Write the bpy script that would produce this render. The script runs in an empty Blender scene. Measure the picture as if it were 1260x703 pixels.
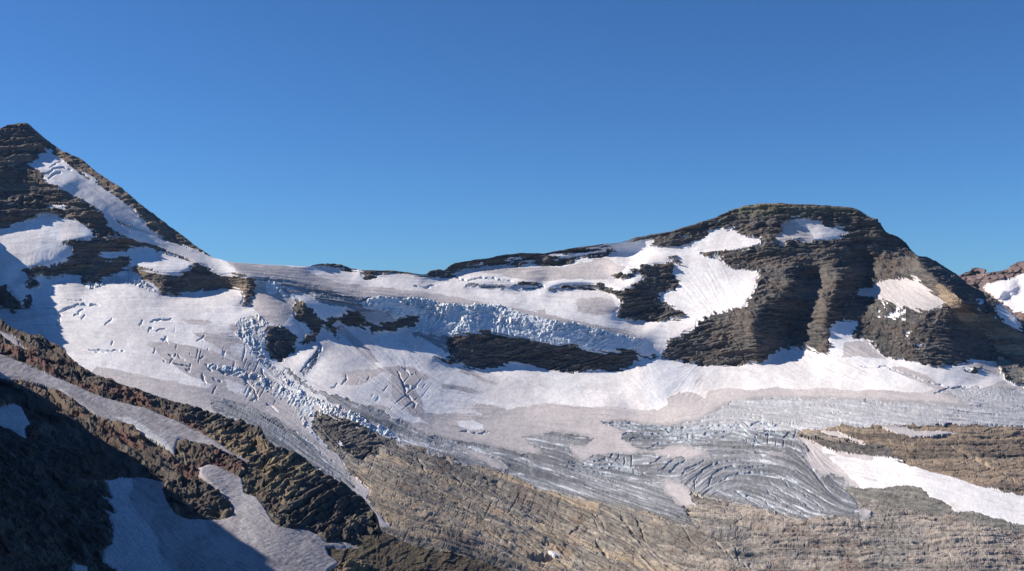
import bpy, math
import numpy as np

# ------------------------------------------------------------------ survey frame
# The mountains are surveyed from the pass where the camera stands: bearings px and
# depressions py (in photograph pixels, focal 1351 px, horizon at 380) plus a range in metres.
F, HX, HY = 1351.0, 630.0, 380.0
SUN_AZ, SUN_EL = math.radians(82), math.radians(35)      # degrees left of the view direction / height

def P(s):
    return np.array([[float(v) for v in q.split(',')] for q in s.split()])

# ------------------------------------------------------------------ noise
def _h(ix, iy, seed):
    h = (ix.astype(np.int64) * 374761393 + iy.astype(np.int64) * 668265263 + seed * 1274126177) & 0xffffffff
    h = ((h ^ (h >> 13)) * 1274126177) & 0xffffffff
    h = ((h ^ (h >> 16)) * 2246822519) & 0xffffffff
    return ((h ^ (h >> 15)) & 0xffffff).astype(np.float32) / 16777215.0

def vnoise(x, y, seed=0):
    ix = np.floor(x); iy = np.floor(y)
    fx = (x - ix).astype(np.float32); fy = (y - iy).astype(np.float32)
    fx = fx * fx * fx * (fx * (fx * 6 - 15) + 10); fy = fy * fy * fy * (fy * (fy * 6 - 15) + 10)
    ix = ix.astype(np.int64); iy = iy.astype(np.int64)
    a = _h(ix, iy, seed); b = _h(ix + 1, iy, seed); c = _h(ix, iy + 1, seed); d = _h(ix + 1, iy + 1, seed)
    return (a + (b - a) * fx) * (1 - fy) + (c + (d - c) * fx) * fy

def fbm(x, y, lam, octs=4, seed=0, gain=0.5, ridged=False):
    out = 0.0; amp = 1.0; tot = 0.0
    ca, sa = math.cos(0.6), math.sin(0.6)
    u, v = x / lam, y / lam
    for o in range(octs):
        n = vnoise(u, v, seed + o * 17)
        if ridged: n = 1 - np.abs(2 * n - 1)
        out = out + amp * n; tot += amp; amp *= gain
        u, v = (u * ca - v * sa) * 2.03 + 5.1, (u * sa + v * ca) * 2.03 + 1.7
    return out / tot

def worley(x, y, seed=0, jit=0.9):
    ix = np.floor(x).astype(np.int64); iy = np.floor(y).astype(np.int64)
    f1 = np.full(x.shape, 9.0, np.float32); f2 = f1.copy(); idv = np.zeros(x.shape, np.float32)
    for dx in (-1, 0, 1):
        for dy in (-1, 0, 1):
            cx, cy = ix + dx, iy + dy
            qx = cx + 0.5 + jit * (_h(cx, cy, seed) - 0.5); qy = cy + 0.5 + jit * (_h(cx, cy, seed + 5) - 0.5)
            d = np.hypot(qx - x, qy - y).astype(np.float32)
            near = d < f1
            f2 = np.where(near, f1, np.minimum(f2, d))
            idv = np.where(near, _h(cx, cy, seed + 9), idv)
            f1 = np.where(near, d, f1)
    return f1, f2, idv

def facets(x, y, seed=0, tilt=1.6):
    """broken rock: every cell is a tilted plane at its own height. Returns height and distance to the joint"""
    ix = np.floor(x).astype(np.int64); iy = np.floor(y).astype(np.int64)
    f1 = np.full(x.shape, 9.0, np.float32); f2 = f1.copy(); hv = np.zeros(x.shape, np.float32); idv = hv.copy()
    for dx in (-1, 0, 1):
        for dy in (-1, 0, 1):
            cx, cy = ix + dx, iy + dy
            r1, r2 = _h(cx, cy, seed + 5), _h(cx, cy, seed + 11)
            ox = x - (cx + 0.5 + .95 * (_h(cx, cy, seed) - 0.5)); oy = y - (cy + 0.5 + .95 * (r1 - 0.5))
            d = (np.abs(ox) * .6 + np.hypot(ox, oy) * .6).astype(np.float32)
            id_ = _h(cx, cy, seed + 9)
            near = d < f1
            f2 = np.where(near, f1, np.minimum(f2, d))
            hv = np.where(near, (id_ - .5) + tilt * ((r2 - .5) * ox + ((r1 + id_) % 1 - .35) * oy), hv)
            idv = np.where(near, id_, idv)
            f1 = np.where(near, d, f1)
    return hv, f2 - f1, idv

def layers(s, along, thick, length, seed):
    """bedding: beds stacked down s, each jutting out by its own hardness, which changes along the strike"""
    w = s / thick + 1.6 * vnoise(s / (thick * 3.3), s * 0 + seed * .7, seed)
    L = np.floor(w); f = (w - L).astype(np.float32)
    hard = .65 * vnoise(along / length + L * 13.7, L * 3.31, seed + 1) + .35 * vnoise(along / (length * .27) + L * 7.1, L * 5.3, seed + 2)
    hard = sstep(.28, .72, hard)
    prof = sstep(0, .22, f) * (1 - sstep(.74, 1.0, f))
    return hard * prof * (.55 + .9 * _h(L.astype(np.int64), L.astype(np.int64) * 0, seed + 3)), _h(L.astype(np.int64), (along / length / 2.5).astype(np.int64), seed + 4)

def sstep(a, b, x):
    t = np.clip((x - a) / (b - a), 0, 1)
    return t * t * (3 - 2 * t)

# ------------------------------------------------------------------ rasters over the survey domain
class Raster:
    def __init__(s, x0, y0, x1, y1, k):
        s.x0, s.y0, s.k = x0, y0, k
        s.w, s.h = int((x1 - x0) * k), int((y1 - y0) * k)
    def new(s, v=0, dt=np.float32):
        return np.full((s.h, s.w), v, dt)
    def grid(s):
        xs = s.x0 + (np.arange(s.w) + .5) / s.k; ys = s.y0 + (np.arange(s.h) + .5) / s.k
        return np.meshgrid(xs, ys)
    def fill(s, arr, pts, val):
        X = (pts[:, 0] - s.x0) * s.k; Y = (pts[:, 1] - s.y0) * s.k
        r0 = max(0, int(math.floor(Y.min()))); r1 = min(s.h - 1, int(math.ceil(Y.max())))
        X2, Y2 = np.roll(X, -1), np.roll(Y, -1)
        for r in range(r0, r1 + 1):
            yc = r + .5
            m = ((Y <= yc) & (Y2 > yc)) | ((Y2 <= yc) & (Y > yc))
            if not m.any(): continue
            xs = np.sort(X[m] + (yc - Y[m]) / (Y2[m] - Y[m]) * (X2[m] - X[m]))
            for a, b in zip(xs[::2], xs[1::2]):
                i0 = max(0, int(math.ceil(a - .5))); i1 = min(s.w, int(math.floor(b - .5)) + 1)
                if i1 > i0: arr[r, i0:i1] = val
    def near(s, arr, px, py):
        i = np.clip(((px - s.x0) * s.k).astype(np.int64), 0, s.w - 1)
        j = np.clip(((py - s.y0) * s.k).astype(np.int64), 0, s.h - 1)
        return arr[j, i]
    def lin(s, arr, px, py):
        return bilin(arr, (px - s.x0) * s.k - .5, (py - s.y0) * s.k - .5)

def bilin(arr, u, v):
    h, w = arr.shape
    u = np.clip(u, 0, w - 1.001); v = np.clip(v, 0, h - 1.001)
    i = u.astype(np.int64); j = v.astype(np.int64)
    a = (u - i).astype(np.float32); b = (v - j).astype(np.float32)
    return (arr[j, i] * (1 - a) + arr[j, i + 1] * a) * (1 - b) + (arr[j + 1, i] * (1 - a) + arr[j + 1, i + 1] * a) * b

def blur(a, r, n=2):
    """box blur, radius r samples"""
    r = max(1, int(round(r)))
    for _ in range(n):
        for ax in (0, 1):
            pad = [(0, 0), (0, 0)]; pad[ax] = (r + 1, r)
            c = np.cumsum(np.pad(a, pad, mode='edge'), axis=ax, dtype=np.float64)
            n_ = a.shape[ax]
            if ax == 0: a = ((c[2 * r + 1:2 * r + 1 + n_] - c[:n_]) / (2 * r + 1)).astype(np.float32)
            else: a = ((c[:, 2 * r + 1:2 * r + 1 + n_] - c[:, :n_]) / (2 * r + 1)).astype(np.float32)
    return a

def stroke_field(R, strokes):
    """grooves: each stroke is (points, width, depth); returns the depth of the deepest groove"""
    out = R.new(0.0)
    gx, gy = R.grid()
    gx = gx + 2.6 * (vnoise(gx / 4, gy / 4, 71) - .5) + 4 * (vnoise(gx / 14, gy / 14, 72) - .5)
    gy = gy + 2.2 * (vnoise(gx / 4, gy / 4, 73) - .5) + 3 * (vnoise(gx / 14, gy / 14, 74) - .5)
    for pts, w, dep in strokes:
        pts = P(pts) if isinstance(pts, str) else pts
        n = len(pts) - 1
        for k in range(n):
            a, b = pts[k], pts[k + 1]
            m = w + 4
            i0 = max(0, int((min(a[0], b[0]) - m - R.x0) * R.k)); i1 = min(R.w, int((max(a[0], b[0]) + m - R.x0) * R.k) + 1)
            j0 = max(0, int((min(a[1], b[1]) - m - R.y0) * R.k)); j1 = min(R.h, int((max(a[1], b[1]) + m - R.y0) * R.k) + 1)
            if i1 <= i0 or j1 <= j0: continue
            X, Y = gx[j0:j1, i0:i1], gy[j0:j1, i0:i1]
            d = b - a; L2 = float(d @ d) + 1e-6
            t = np.clip(((X - a[0]) * d[0] + (Y - a[1]) * d[1]) / L2, 0, 1)
            dist = np.hypot(X - a[0] - t * d[0], Y - a[1] - t * d[1])
            s_ = (k + t) / n                              # taper at both ends of the crack
            ww = w * .36 * (0.35 + 0.65 * np.clip(np.minimum(s_, 1 - s_) * 5, 0, 1))
            v = dep * np.clip(1.3 * (1 - dist / (ww + .45)), 0, 1)
            out[j0:j1, i0:i1] = np.maximum(out[j0:j1, i0:i1], v)
    return out

def flow_field(R, guides, step=12):
    """unit direction field from guide polylines, inverse distance weighted on a coarse grid"""
    xs = np.arange(R.x0, R.x0 + R.w / R.k + step, step); ys = np.arange(R.y0, R.y0 + R.h / R.k + step, step)
    X, Y = np.meshgrid(xs, ys)
    c2 = np.zeros(X.shape); s2 = np.zeros(X.shape)
    for g in guides:
        q = P(g)
        for a, b in zip(q[:-1], q[1:]):
            L = float(np.hypot(*(b - a))); th = math.atan2(b[1] - a[1], b[0] - a[0])
            for t in np.linspace(0, 1, max(2, int(L / 15))):
                m = a + (b - a) * t
                w = 1.0 / (((X - m[0]) ** 2 + (Y - m[1]) ** 2 + 60) ** 1.6)
                c2 += w * math.cos(2 * th); s2 += w * math.sin(2 * th)
    th = 0.5 * np.arctan2(s2, c2)
    gx, gy = R.grid()
    C = bilin(np.cos(2 * th), (gx - R.x0) / step, (gy - R.y0) / step)
    S = bilin(np.sin(2 * th), (gx - R.x0) / step, (gy - R.y0) / step)
    th = 0.5 * np.arctan2(S, C)
    return np.cos(th), np.sin(th)

def smear(R, img, dx, dy, hs=(1, 2, 4, 8)):
    """stretch a noise image along the flow, so it becomes streaks, ledges and runnels"""
    jj, ii = np.meshgrid(np.arange(R.h), np.arange(R.w), indexing='ij')
    for h in hs:
        h = h * R.k
        img = (img + bilin(img, ii + dx * h, jj + dy * h) + bilin(img, ii - dx * h, jj - dy * h)) / 3
    m, s = img.mean(), img.std()
    return (img - m) / (s + 1e-9)

# ------------------------------------------------------------------ ranges from surveyed slopes
def tps(anch, X, Y):
    p = anch[:, :2] / 300.0; v = np.log(anch[:, 2]); n = len(p)
    def U(r2): return r2 * np.log(r2 + 1e-12)
    K = U(((p[:, None] - p[None]) ** 2).sum(-1)) + np.eye(n) * 0.02
    Pm = np.c_[np.ones(n), p]
    A = np.block([[K, Pm], [Pm.T, np.zeros((3, 3))]])
    c = np.linalg.solve(A, np.r_[v, 0, 0, 0])
    out = c[n] + c[n + 1] * X / 300 + c[n + 2] * Y / 300
    for k in range(n):
        out = out + c[k] * U((X / 300 - p[k, 0]) ** 2 + (Y / 300 - p[k, 1]) ** 2)
    return out

def solve_range(x0, y0, x1, y1, g, slopes, default, anch, reach=110, iters=900):
    """slopes: (polygon, slope deg, aspect deg); aspect 0 faces the pass, + faces right.
    Finds the ln(range) whose surface has those slopes and stays near the measured ranges."""
    R = Raster(x0, y0, x1, y1, 1.0 / g)
    sl = R.new(default[0]); ac = R.new(math.cos(math.radians(default[1]))); as_ = R.new(math.sin(math.radians(default[1])))
    for pts, s_, a_ in slopes:
        R.fill(sl, pts, s_); R.fill(ac, pts, math.cos(math.radians(a_))); R.fill(as_, pts, math.sin(math.radians(a_)))
    sl = np.radians(blur(sl, 1, 1)); ac = blur(ac, 1, 1); as_ = blur(as_, 1, 1)
    nrm = np.hypot(ac, as_) + 1e-6; ac /= nrm; as_ /= nrm
    X, Y = R.grid()
    nx, ny, nz = np.sin(sl) * as_, -np.sin(sl) * ac, np.cos(sl)
    nr = np.minimum(nx * (X - HX) / F + ny + nz * (HY - Y) / F, -0.045)
    gx = -(nx / F) / nr * g; gy = (nz / F) / nr * g
    gx = 0.5 * (gx[:, 1:] + gx[:, :-1]); gy = 0.5 * (gy[1:] + gy[:-1])
    eps = (g / reach) ** 2
    base = tps(anch, X, Y)
    # ease a surface free of kinks out of the range survey, then fit the slopes
    psi = base.copy(); wx = 1.0
    def A(p):
        o = eps * p
        d = wx * (p[:, 1:] - p[:, :-1]); o[:, 1:] += d; o[:, :-1] -= d
        d = p[1:] - p[:-1]; o[1:] += d; o[:-1] -= d
        return o
    b = eps * base
    b[:, 1:] += wx * gx; b[:, :-1] -= wx * gx; b[1:] += gy; b[:-1] -= gy
    r = b - A(psi); p = r.copy(); rs = (r * r).sum()
    for _ in range(iters):
        Ap = A(p); al = rs / (p * Ap).sum(); psi += al * p; r -= al * Ap
        rn = (r * r).sum()
        if rn < 1e-9: break
        p = r + rn / rs * p; rs = rn
    return R, psi

# ------------------------------------------------------------------ mesh out of a grid, split in objects
def components(k2):
    """4-connected pieces of equal key on the face grid, by unions of row runs"""
    h, w = k2.shape; par = []; runs = []; prev = []
    def find(i):
        while par[i] != i: par[i] = par[par[i]]; i = par[i]
        return i
    for r in range(h):
        row = k2[r]; cut = np.flatnonzero(np.diff(row)) + 1
        st = np.r_[0, cut].tolist(); en = np.r_[cut, w].tolist(); ks = row[st].tolist(); cur = []
        p = 0
        for s_, e_, kk in zip(st, en, ks):
            i = len(par); par.append(i); cur.append((s_, e_, kk, i)); runs.append((r, s_, e_, i))
            while p < len(prev) and prev[p][1] <= s_: p += 1
            q = p
            while q < len(prev) and prev[q][0] < e_:
                if prev[q][2] == kk:
                    a_, b_ = find(i), find(prev[q][3])
                    if a_ != b_: par[max(a_, b_)] = min(a_, b_)
                q += 1
        prev = cur
    lab = np.empty((h, w), np.int32)
    for r, s_, e_, i in runs: lab[r, s_:e_] = find(i)
    return lab

def tidy_keys(k2, crumb=14):
    """specks smaller than a crumb join the face to their left"""
    for _ in range(3):
        lab = components(k2)
        u, first, inv, cnt = np.unique(lab, return_index=True, return_inverse=True, return_counts=True)
        small = cnt < crumb
        if not small.any(): break
        r, c = np.unravel_index(first, k2.shape)
        newk = k2[r, np.maximum(c - 1, 0)]
        inv = inv.reshape(k2.shape)
        k2 = np.where(small[inv], newk[inv], k2)
    return k2

def split_sheet(Pts, cols, extra, keyv, loose=()):
    """Pts (h,w,3); keyv (h,w) integer object key per vertex. Returns dict key -> mesh with smooth shading normals"""
    h, w, _ = Pts.shape
    du = np.empty_like(Pts); du[:, 1:-1] = Pts[:, 2:] - Pts[:, :-2]; du[:, 0] = Pts[:, 1] - Pts[:, 0]; du[:, -1] = Pts[:, -1] - Pts[:, -2]
    dv = np.empty_like(Pts); dv[1:-1] = Pts[2:] - Pts[:-2]; dv[0] = Pts[1] - Pts[0]; dv[-1] = Pts[-1] - Pts[-2]
    N = np.cross(dv, du); N /= np.linalg.norm(N, axis=2, keepdims=True) + 1e-9
    idx = np.arange(h * w).reshape(h, w)
    q = np.stack([idx[:-1, :-1], idx[1:, :-1], idx[1:, 1:], idx[:-1, 1:]], -1).reshape(-1, 4)
    k2 = keyv[:-1, :-1].astype(np.int64)
    if k2.min() != k2.max():
        k2 = tidy_keys(k2)
        lab = components(k2)
        for key in loose:                                   # separate pieces of a part become parts of their own
            m = k2 == key
            if not m.any(): continue
            u, inv, cnt = np.unique(lab[m], return_inverse=True, return_counts=True)
            rank = np.zeros(len(u), np.int64)
            for n_, i_ in enumerate(sorted([i for i in range(len(u)) if cnt[i] > 900 and i != cnt.argmax()], key=lambda i: -cnt[i])): rank[i_] = n_ + 1
            k2[m] = key + 10000 * rank[inv.reshape(-1)]
    kq = k2.reshape(-1)
    Pf = Pts.reshape(-1, 3).astype(np.float32); Nf = N.reshape(-1, 3).astype(np.float32)
    out = {}
    for key in np.unique(kq):
        f = q[kq == key]
        used, inv = np.unique(f, return_inverse=True)
        inv = inv.reshape(-1)
        me = bpy.data.meshes.new('m')
        me.vertices.add(len(used)); me.vertices.foreach_set('co', Pf[used].ravel())
        me.loops.add(len(inv)); me.loops.foreach_set('vertex_index', inv.astype(np.int32))
        me.polygons.add(len(f)); me.polygons.foreach_set('loop_start', np.arange(0, len(inv), 4, dtype=np.int32))
        me.polygons.foreach_set('use_smooth', np.ones(len(f), bool))
        me.update(calc_edges=True)
        at = me.color_attributes.new('albedo', 'FLOAT_COLOR', 'POINT')
        c = np.ones((len(used), 4), np.float32); c[:, :3] = cols.reshape(-1, 3)[used]
        at.data.foreach_set('color', c.ravel())
        for nm, arr in extra.items():
            a = me.attributes.new(nm, 'FLOAT', 'POINT'); a.data.foreach_set('value', arr.reshape(-1)[used].astype(np.float32))
        me.normals_split_custom_set_from_vertices(Nf[used])
        out[int(key)] = me
    return out

C = bpy.context.scene.collection
def link(name, me, mat, parent=None, label=None, cat=None, kind=None, group=None):
    o = bpy.data.objects.new(name, me); C.objects.link(o)
    if me is not None:
        me.name = name; me.materials.clear(); me.materials.append(mat)
    if parent: o.parent = parent
    if label: o['label'] = label
    if cat and not parent: o['category'] = cat
    if kind and not parent: o['kind'] = kind
    if group: o['group'] = group
    return o

SKY_STRENGTH, SUN_STRENGTH, EXPOSURE, HAZE = 0.055, 5.0, 0.45, 0.000007

# ================================================================== the basin, its glaciers and the two mountains
SKY_MAIN = P("-400,300 -220,270 -160,240 -100,205 -60,180 -30,165 0,158 10,154 24,151 34,152 42,159 60,175 78,187 100,196 120,213 150,232 175,253 200,272 225,290 240,302 255,312 262,317 285,323 330,326 375,328 384,327 392,325 412,324.5 420,326 430,330 445,332.5 480,333 500,335 517,338 524,338 528,334 540,331 546,333 552,328 560,324 575,321 600,318 612,315 625,313 630,313 640,311 652,311.5 670,312 690,308 700,306 715,304 740,301 765,298 780,293 800,289 825,285 855,276 880,268 900,259 915,254 935,251 960,250.5 1000,252 1035,254 1055,258 1070,267 1082,275 1090,286 1105,292 1115,299 1120,306 1128,314 1140,316 1155,323 1175,337 1182,342 1190,350 1205,357 1215,363 1228,372 1240,382 1252,391 1262,398 1300,420 1360,450 1500,480")

S_, D_, I_, K_, R_, T_, B_, G_, C_, N_, W_ = range(11)   # snow, dirty snow, bare ice, seracs, banded rock, talus, tan slabs, gravel, cliff, brown rock, bright fresh snow

# zone, surface, slope, aspect, outline   (None keeps what is there)
MAIN = [
 ('west',  S_, 13, 10, "-400,100 1500,100 1500,900 -400,900"),
 ('lower', S_, 11, 0,  "345,447 370,470 391,492 441,507 480,530 560,575 620,640 700,720 1500,900 1500,380 1200,380 780,380 540,380 400,390 360,420"),
 ('bench', S_, 12, 5,  "262,300 262,322 285,335 316,343 330,352 345,365 362,380 380,395 400,402 420,408 447,404 470,410 500,408 545,422 600,415 700,430 790,440 812,440 856,405 856,300 700,280 400,280"),
 # ---- left mountain
 ('peakL', R_, 38, -8,  "-400,100 30,100 270,300 268,320 285,324 240,307 206,297 190,286 176,274 165,259 148,245 129,232 115,221 100,213 81,200 72,194 60,184 45,196 34,203 42,209 52,214 55,223 75,233 95,246 115,255 128,268 133,279 140,284 156,292 182,301 205,310 239,322 243,325 229,321 210,315 182,307 165,304 155,309 141,313 122,314 124,318 136,320 158,317 161,321 158,328 153,331 143,337 134,341 120,347 105,353 100,344 98,338 79,340 60,343 48,340 36,345 33,335 26,333 -40,335 -400,340"),
 (None, T_, 34, 32, "24,140 42,150 62,170 100,190 150,225 270,310 268,319 287,324 239,305 206,297 190,286 176,274 165,259 148,245 129,232 115,221 100,213 81,200 72,194 60,184 45,170"),
 (None, C_, 50, 0, "-400,215 0,208 30,203 45,210 60,224 80,236 60,246 30,242 0,246 -400,260"),
 (None, R_, 36, -8, "-100,246 30,244 58,250 66,260 40,262 0,260 -100,262"),
 (None, C_, 60, 18, "-100,262 20,260 40,264 52,262 48,268 14,279 0,282 -100,290"),
 (None, C_, 58, 30, "103,262 120,262 130,272 134,281 122,285 112,278 104,274"),
 ('peakL', C_, 66, 15, "96,295 124,293.6 153,294 167,297 191,304 215,313 239,321 243,325 229,321 210,315 182,307 165,304 155,309 141,313 122,314 124,318 136,320 125,326 100,329 79,330 60,336 48,340 36,345 33,335 26,333 41,329 62,327 79,321 86,316 90,310 86,304 77,301 78,298"),
 (None, T_, 38, -25, "79,331 100,328 122,325 136,320 142,321 128,330 118,341 112,348 105,353 100,344 98,338 88,338"),
 ('couloir', S_, 32, 12, "60,184 72,194 81,200 100,213 115,221 129,232 148,245 165,259 176,274 190,286 206,297 239,307 262,318 290,322 300,330 300,339 285,337 270,339 261,334 258,328 239,322 205,310 182,301 156,292 140,284 133,279 128,268 115,255 95,246 75,233 55,223 52,214 42,209 34,203 45,196"),
 (None, W_, 30, -30, "60,184 70,193 80,204 86,209 56,214 52,214 42,209 34,203 45,196"),
 (None, T_, 34, 25, "143,271 160,276 180,285 206,296 204,299 186,290 165,281 145,274"),
 (None, W_, 30, -25, "54,217 80,211 96,216 88,222 76,232 62,226 54,222"),
 ('patchA', W_, 30, -4, "-400,300 -40,285 0,282 14,279 43,270 50,267 72,269 96,273 103,276 117,288 118,291 96,295 78,298 77,301 86,304 90,310 86,316 79,321 62,327 41,329 26,333 24,338 14,350 -40,352 -400,352"),
 ('sliver', W_, 25, 0, "58,253 81,253.5 85,256 79,257 60,258"),
 ('sliver2', W_, 20, 0, "128,291 150,292 153,294 140,294 128,293.5"),
 ('lobe',  W_, 22, -8, "124,314 141,313 155,309 159,304 177,305 210,316 239,325 237,328 215,338 206,335 186,332 167,329 160,325 161,318 153,316 134,319 126,317"),
 ('bandB', T_, 55, -10, "153,331 167,329 186,334 206,337 215,339 230,333 241,325 256,327 261,334 270,339 285,337 294,337 304,343 315,344 316,351 311,367 304,377 295,375 300,368 298,360 291,355 270,355 251,357 227,362 215,365 208,364 196,364 197,358 192,352 183,350 175,343 165,338 157,333"),
 (None, C_, 62, 28, "206,338 216,339 230,333 241,325 256,327 260,333 268,339 262,343 246,346 232,349 224,356 214,365 206,363 200,361 197,356 205,348"),
 (None, C_, 64, 40, "134,322 146,318 158,317 161,321 158,328 153,331 143,337 134,341 120,347 108,350 118,342 128,331"),
 (None, C_, 64, 40, "100,339 106,340 109,348 106,353 101,348"),
 (None, C_, 62, 35, "304,343 315,344 316,351 311,367 304,377 297,375 304,362 306,352"),
 ('peakL', R_, 56, 62, "-400,240 -70,250 -40,290 -26,330 -24,370 -50,420 -400,420"),  # unseen wall beyond the left edge, raised to cast shade on the glacier
 ('toe', R_, 55, 30, "0,352 6,351 13,358 19,366 25,374 31,366 36,364 39,372 37,381 26,380 22,383 17,387 0,377 -60,380 -60,350"),
 ('toe2', R_, 55, 20, "30,350 40,345 47,352 44,358 33,357"),
 # ---- outcrops in the middle
 ('outA', C_, 60, 25, "328,404 337,403 343,405 352,403 364,410 367,418 361,425 363,433 353,436 351,442 343,446 333,441 332,435 325,430 328,422 324,415"),
 ('outB', C_, 58, 25, "364,368 373,374 385,382 395,393 397,403 390,411 386,420 378,425 368,424 376,415 383,412 382,405 373,396 362,392 361,384"),
 (None, T_, 45, -35, "364,368 372,375 371,385 366,392 362,390 361,384"),
 ('outC', C_, 55, 20, "411,390 423,385 443,382 451,390 447,396 445,400 433,403 423,398 414,394"),
 ('outD', C_, 60, 10, "447,397 457,399 470,399 481,396 486,393 500,388 515,385 515,396 509,402 495,405 481,409 456,412 458,405"),
 ('outE', C_, 55, 20, "400,396 409,400 417,412 416,419 408,412 398,402"),
 ('outE', C_, 55, 25, "394,394 404,391 413,390 415,395 410,399 414,404 420,401 424,404 416,408 409,404 398,403"),  # shaded ice linking the outcrops, put in as dark rock colour
 ('outD', C_, 55, 15, "440,399 450,396 460,398 462,404 450,405 442,403"),  # shade on the ice between the ledges, coloured as dark rock
 ('colrock', R_, 30, 0, "384,320 425,315 443,331 436,334 422,333 405,329.5 384,329.5"),
 ('colstrip', T_, 20, 0, "443,328 490,328 526,332 524,341 505,339 490,336.5 478,338 471,337 459,342 447,343 443,338 450,335 443,334"),
 ('ridge', R_, 35, -5, "524,328 545,320 640,300 741,290 741,303 739,306 720,308 700,312 677,313 671,318 680,319 700,317 715,314 740,309 755,304 768,304 769,308 755,310 753,314 732,318 715,319 701,324 684,326 667,327 653,323 648,324 643,327 629,329 600,327 596,329 574,333.5 562,336 560,341 548,341 536,344 524,340"),
 ('ridge', W_, 22, -5, "574,325.5 598,323 596,326 578,328"),
 ('ridge', W_, 22, -5, "619,324 629,320 644,319 646,321 640,323.5 630,324.5"),
 ('cliff', C_, 70, 12, "541,417 557,413.5 579,410 600,407.5 624,413.5 648,417 667,423 691,425.5 710,425.5 727,431 746,433 770,431 782,429 786,439 800,436 812,438 794,443 788,443 772,453 760,458 739,458 715,459 691,457 667,453 648,451 629,448 603,453 581,453 564.5,448 554,441 555,434 545,427"),
 ('cliff', C_, 45, 10, "532,440 540,443 552,442 563,449 556,450 546,446 534,445"),
 ('apron', S_, 26, -5, "603,453 629,448 648,451 640,453 625,459 610,458"),
 # ---- right mountain
 ('peakR', R_, 36, 8, "741,290 800,270 900,240 1060,240 1140,300 1250,380 1500,440 1500,530 1260,478 1237,467 1231,458 1225,445 1199,442 1185,450 1156,452 1142,450 1127,444 1103,444 1089,439 1079,432 1067,419 1050,417 1040,430 1034,440 1019,439 1010,435 990,429 975,432 962,430 947,439 935,446 914,450 888,453 864,451 845,447 813,441 816,435 823,427 819,421 838.6,414 842,408 856,403 857,393 877,391 876,385 905,381 918,377 918,370 926,362 929,355 931,343 937,334 922,335 907,333 893,327 888,321 874,318 860,313 893,309 907,308 931,303 940,297 926,294 912,290 903,282 895,285 877,283 862,296 849,299 852,303 836,305 812,305 799,303 807,299 797,296 782,296 776,296 754,300 741,303"),
 (None, T_, 22, 0, "930,240 1060,245 1085,277 1080,277 1060,262 1035,258 1000,256 960,254 935,254"),
 (None, R_, 50, 15, "889,322 907,334 937,335 950,326 980,312 1010,300 1040,296 1000,300 960,305 930,306 893,311"),
 (None, C_, 62, 60, "960,336 996,326 1017,314 1048,304 1070,314 1072,331 1065,345 1050,360 1040,372 1020,372 1008,369 984,383 977,407 969,422 947,439 935,447 928,430 926,408 923,393 945,374 957,365 971,355"),
 (None, R_, 34, -25, "1004,334 1018,330 1036,338 1038,346 1028,353 1010,356 1002,346"),
 (None, R_, 52, -32, "984,383 1008,369 1017,374 1015,393 1020,405 1019,428 1005,433 990,429 975,430 969,422 977,407"),
 (None, C_, 62, 60, "1050,357 1072,371 1072,379 1050,386 1039,388 1029,397 1020,405 1015,393 1017,374 1024,369 1040,372"),
 (None, R_, 50, 0, "1072,379 1095,377 1120,395 1150,395 1163,405 1142,417 1113,432 1103,444 1089,439 1079,432 1067,419 1052,412 1057,397 1040,392 1050,386"),
 (None, C_, 52, 45, "1098,440 1113,432 1142,417 1163,405 1189,401 1213,408 1223,424 1228,432 1259,452 1262,470 1231,444 1225,445 1199,442 1185,450 1156,452 1142,450 1127,444"),
 (None, N_, 42, 0, "1213,408 1223,400 1262,410 1500,440 1500,500 1262,455 1228,432 1223,424"),
 (None, C_, 48, 62, "1126,306 1180,335 1260,390 1262,402 1240,392 1222,376 1211,367 1204,383 1190,379 1175,362 1161,352 1142,338 1132,328"),
 (None, N_, 42, 5, "1163,352 1176,364 1192,381 1206,385 1224,392 1240,402 1262,412 1223,404 1213,408 1189,401 1172,385 1160,372 1150,352"),
 (None, C_, 60, 48, "1072,286 1100,290 1126,306 1132,328 1142,342 1128,343 1094,342 1077,342 1070,330"),
 (None, G_, 24, 5, "1225,445 1231,444 1262,458 1262,470 1245,470 1234,458"),
 (None, R_, 58, -5, "842,408 870,395 905,385 923,395 926,408 932,430 935,446 914,450 888,453 864,451 845,447 813,441 816,435 823,427 819,421"),
 ('patchF', S_, 34, -6, "974,270 984,268 1010,273.5 1017,279 1036.5,281 1039,284 1044,285.5 1044,291 1020,294 1001,296 996,301 984,295 969.5,297 960,301 950,296 950,291 962,285 961,278"),
 (None, D_, 36, 25, "974,270 980,272 990,282 1000,291 1003,296 996,301 984,295 969.5,297 960,301 950,296 950,291 962,285 961,278"),
 ('patchE', S_, 30, -10, "877,283 895,285 903,282 912,290 926,294 940,297 931,303 907,308 883,309 860,312 848,314 836,312 836,306 852,303 849,299 862,296"),
 ('patchE2', W_, 28, 0, "836,291 843,291 848,294 840,295"),
 ('slope', S_, 33, -8, "741,303 754,300 776,296 782,296 797,296 807,299 799,303 812,305 836,305 838,311 860,314 874,318 888,321 893,327 907,333 922,335 937,334 931,343 929,355 926,362 918,370 918,377 905,381 876,385 877,391 857,393 856,403 842,408 838.6,414 819,421 823,427 816,435 800,437 787,439 785,425 792,420 800,405 819,396 840,393 845,386 819,374 809,374 812,364 831,357 837,350 826,336 828,328 800,312 770,312"),
 ('patchE3', W_, 30, 0, "876,316 888,315.5 892,317 880,319"),
 ('outM', R_, 52, -2, "782,334 797,326 814,324 828,328 826,336 837,350 831,357 812,364 809,374 819,374 845,386 840,393 819,395 776,396 759,389 759,383 766,376 763,369 754,360 740,357 708,354.5 686,357.5 672,357.5 680,353 691,350 708,349 740,350.5 764,357 781,351 791,345 790,339"),
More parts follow.
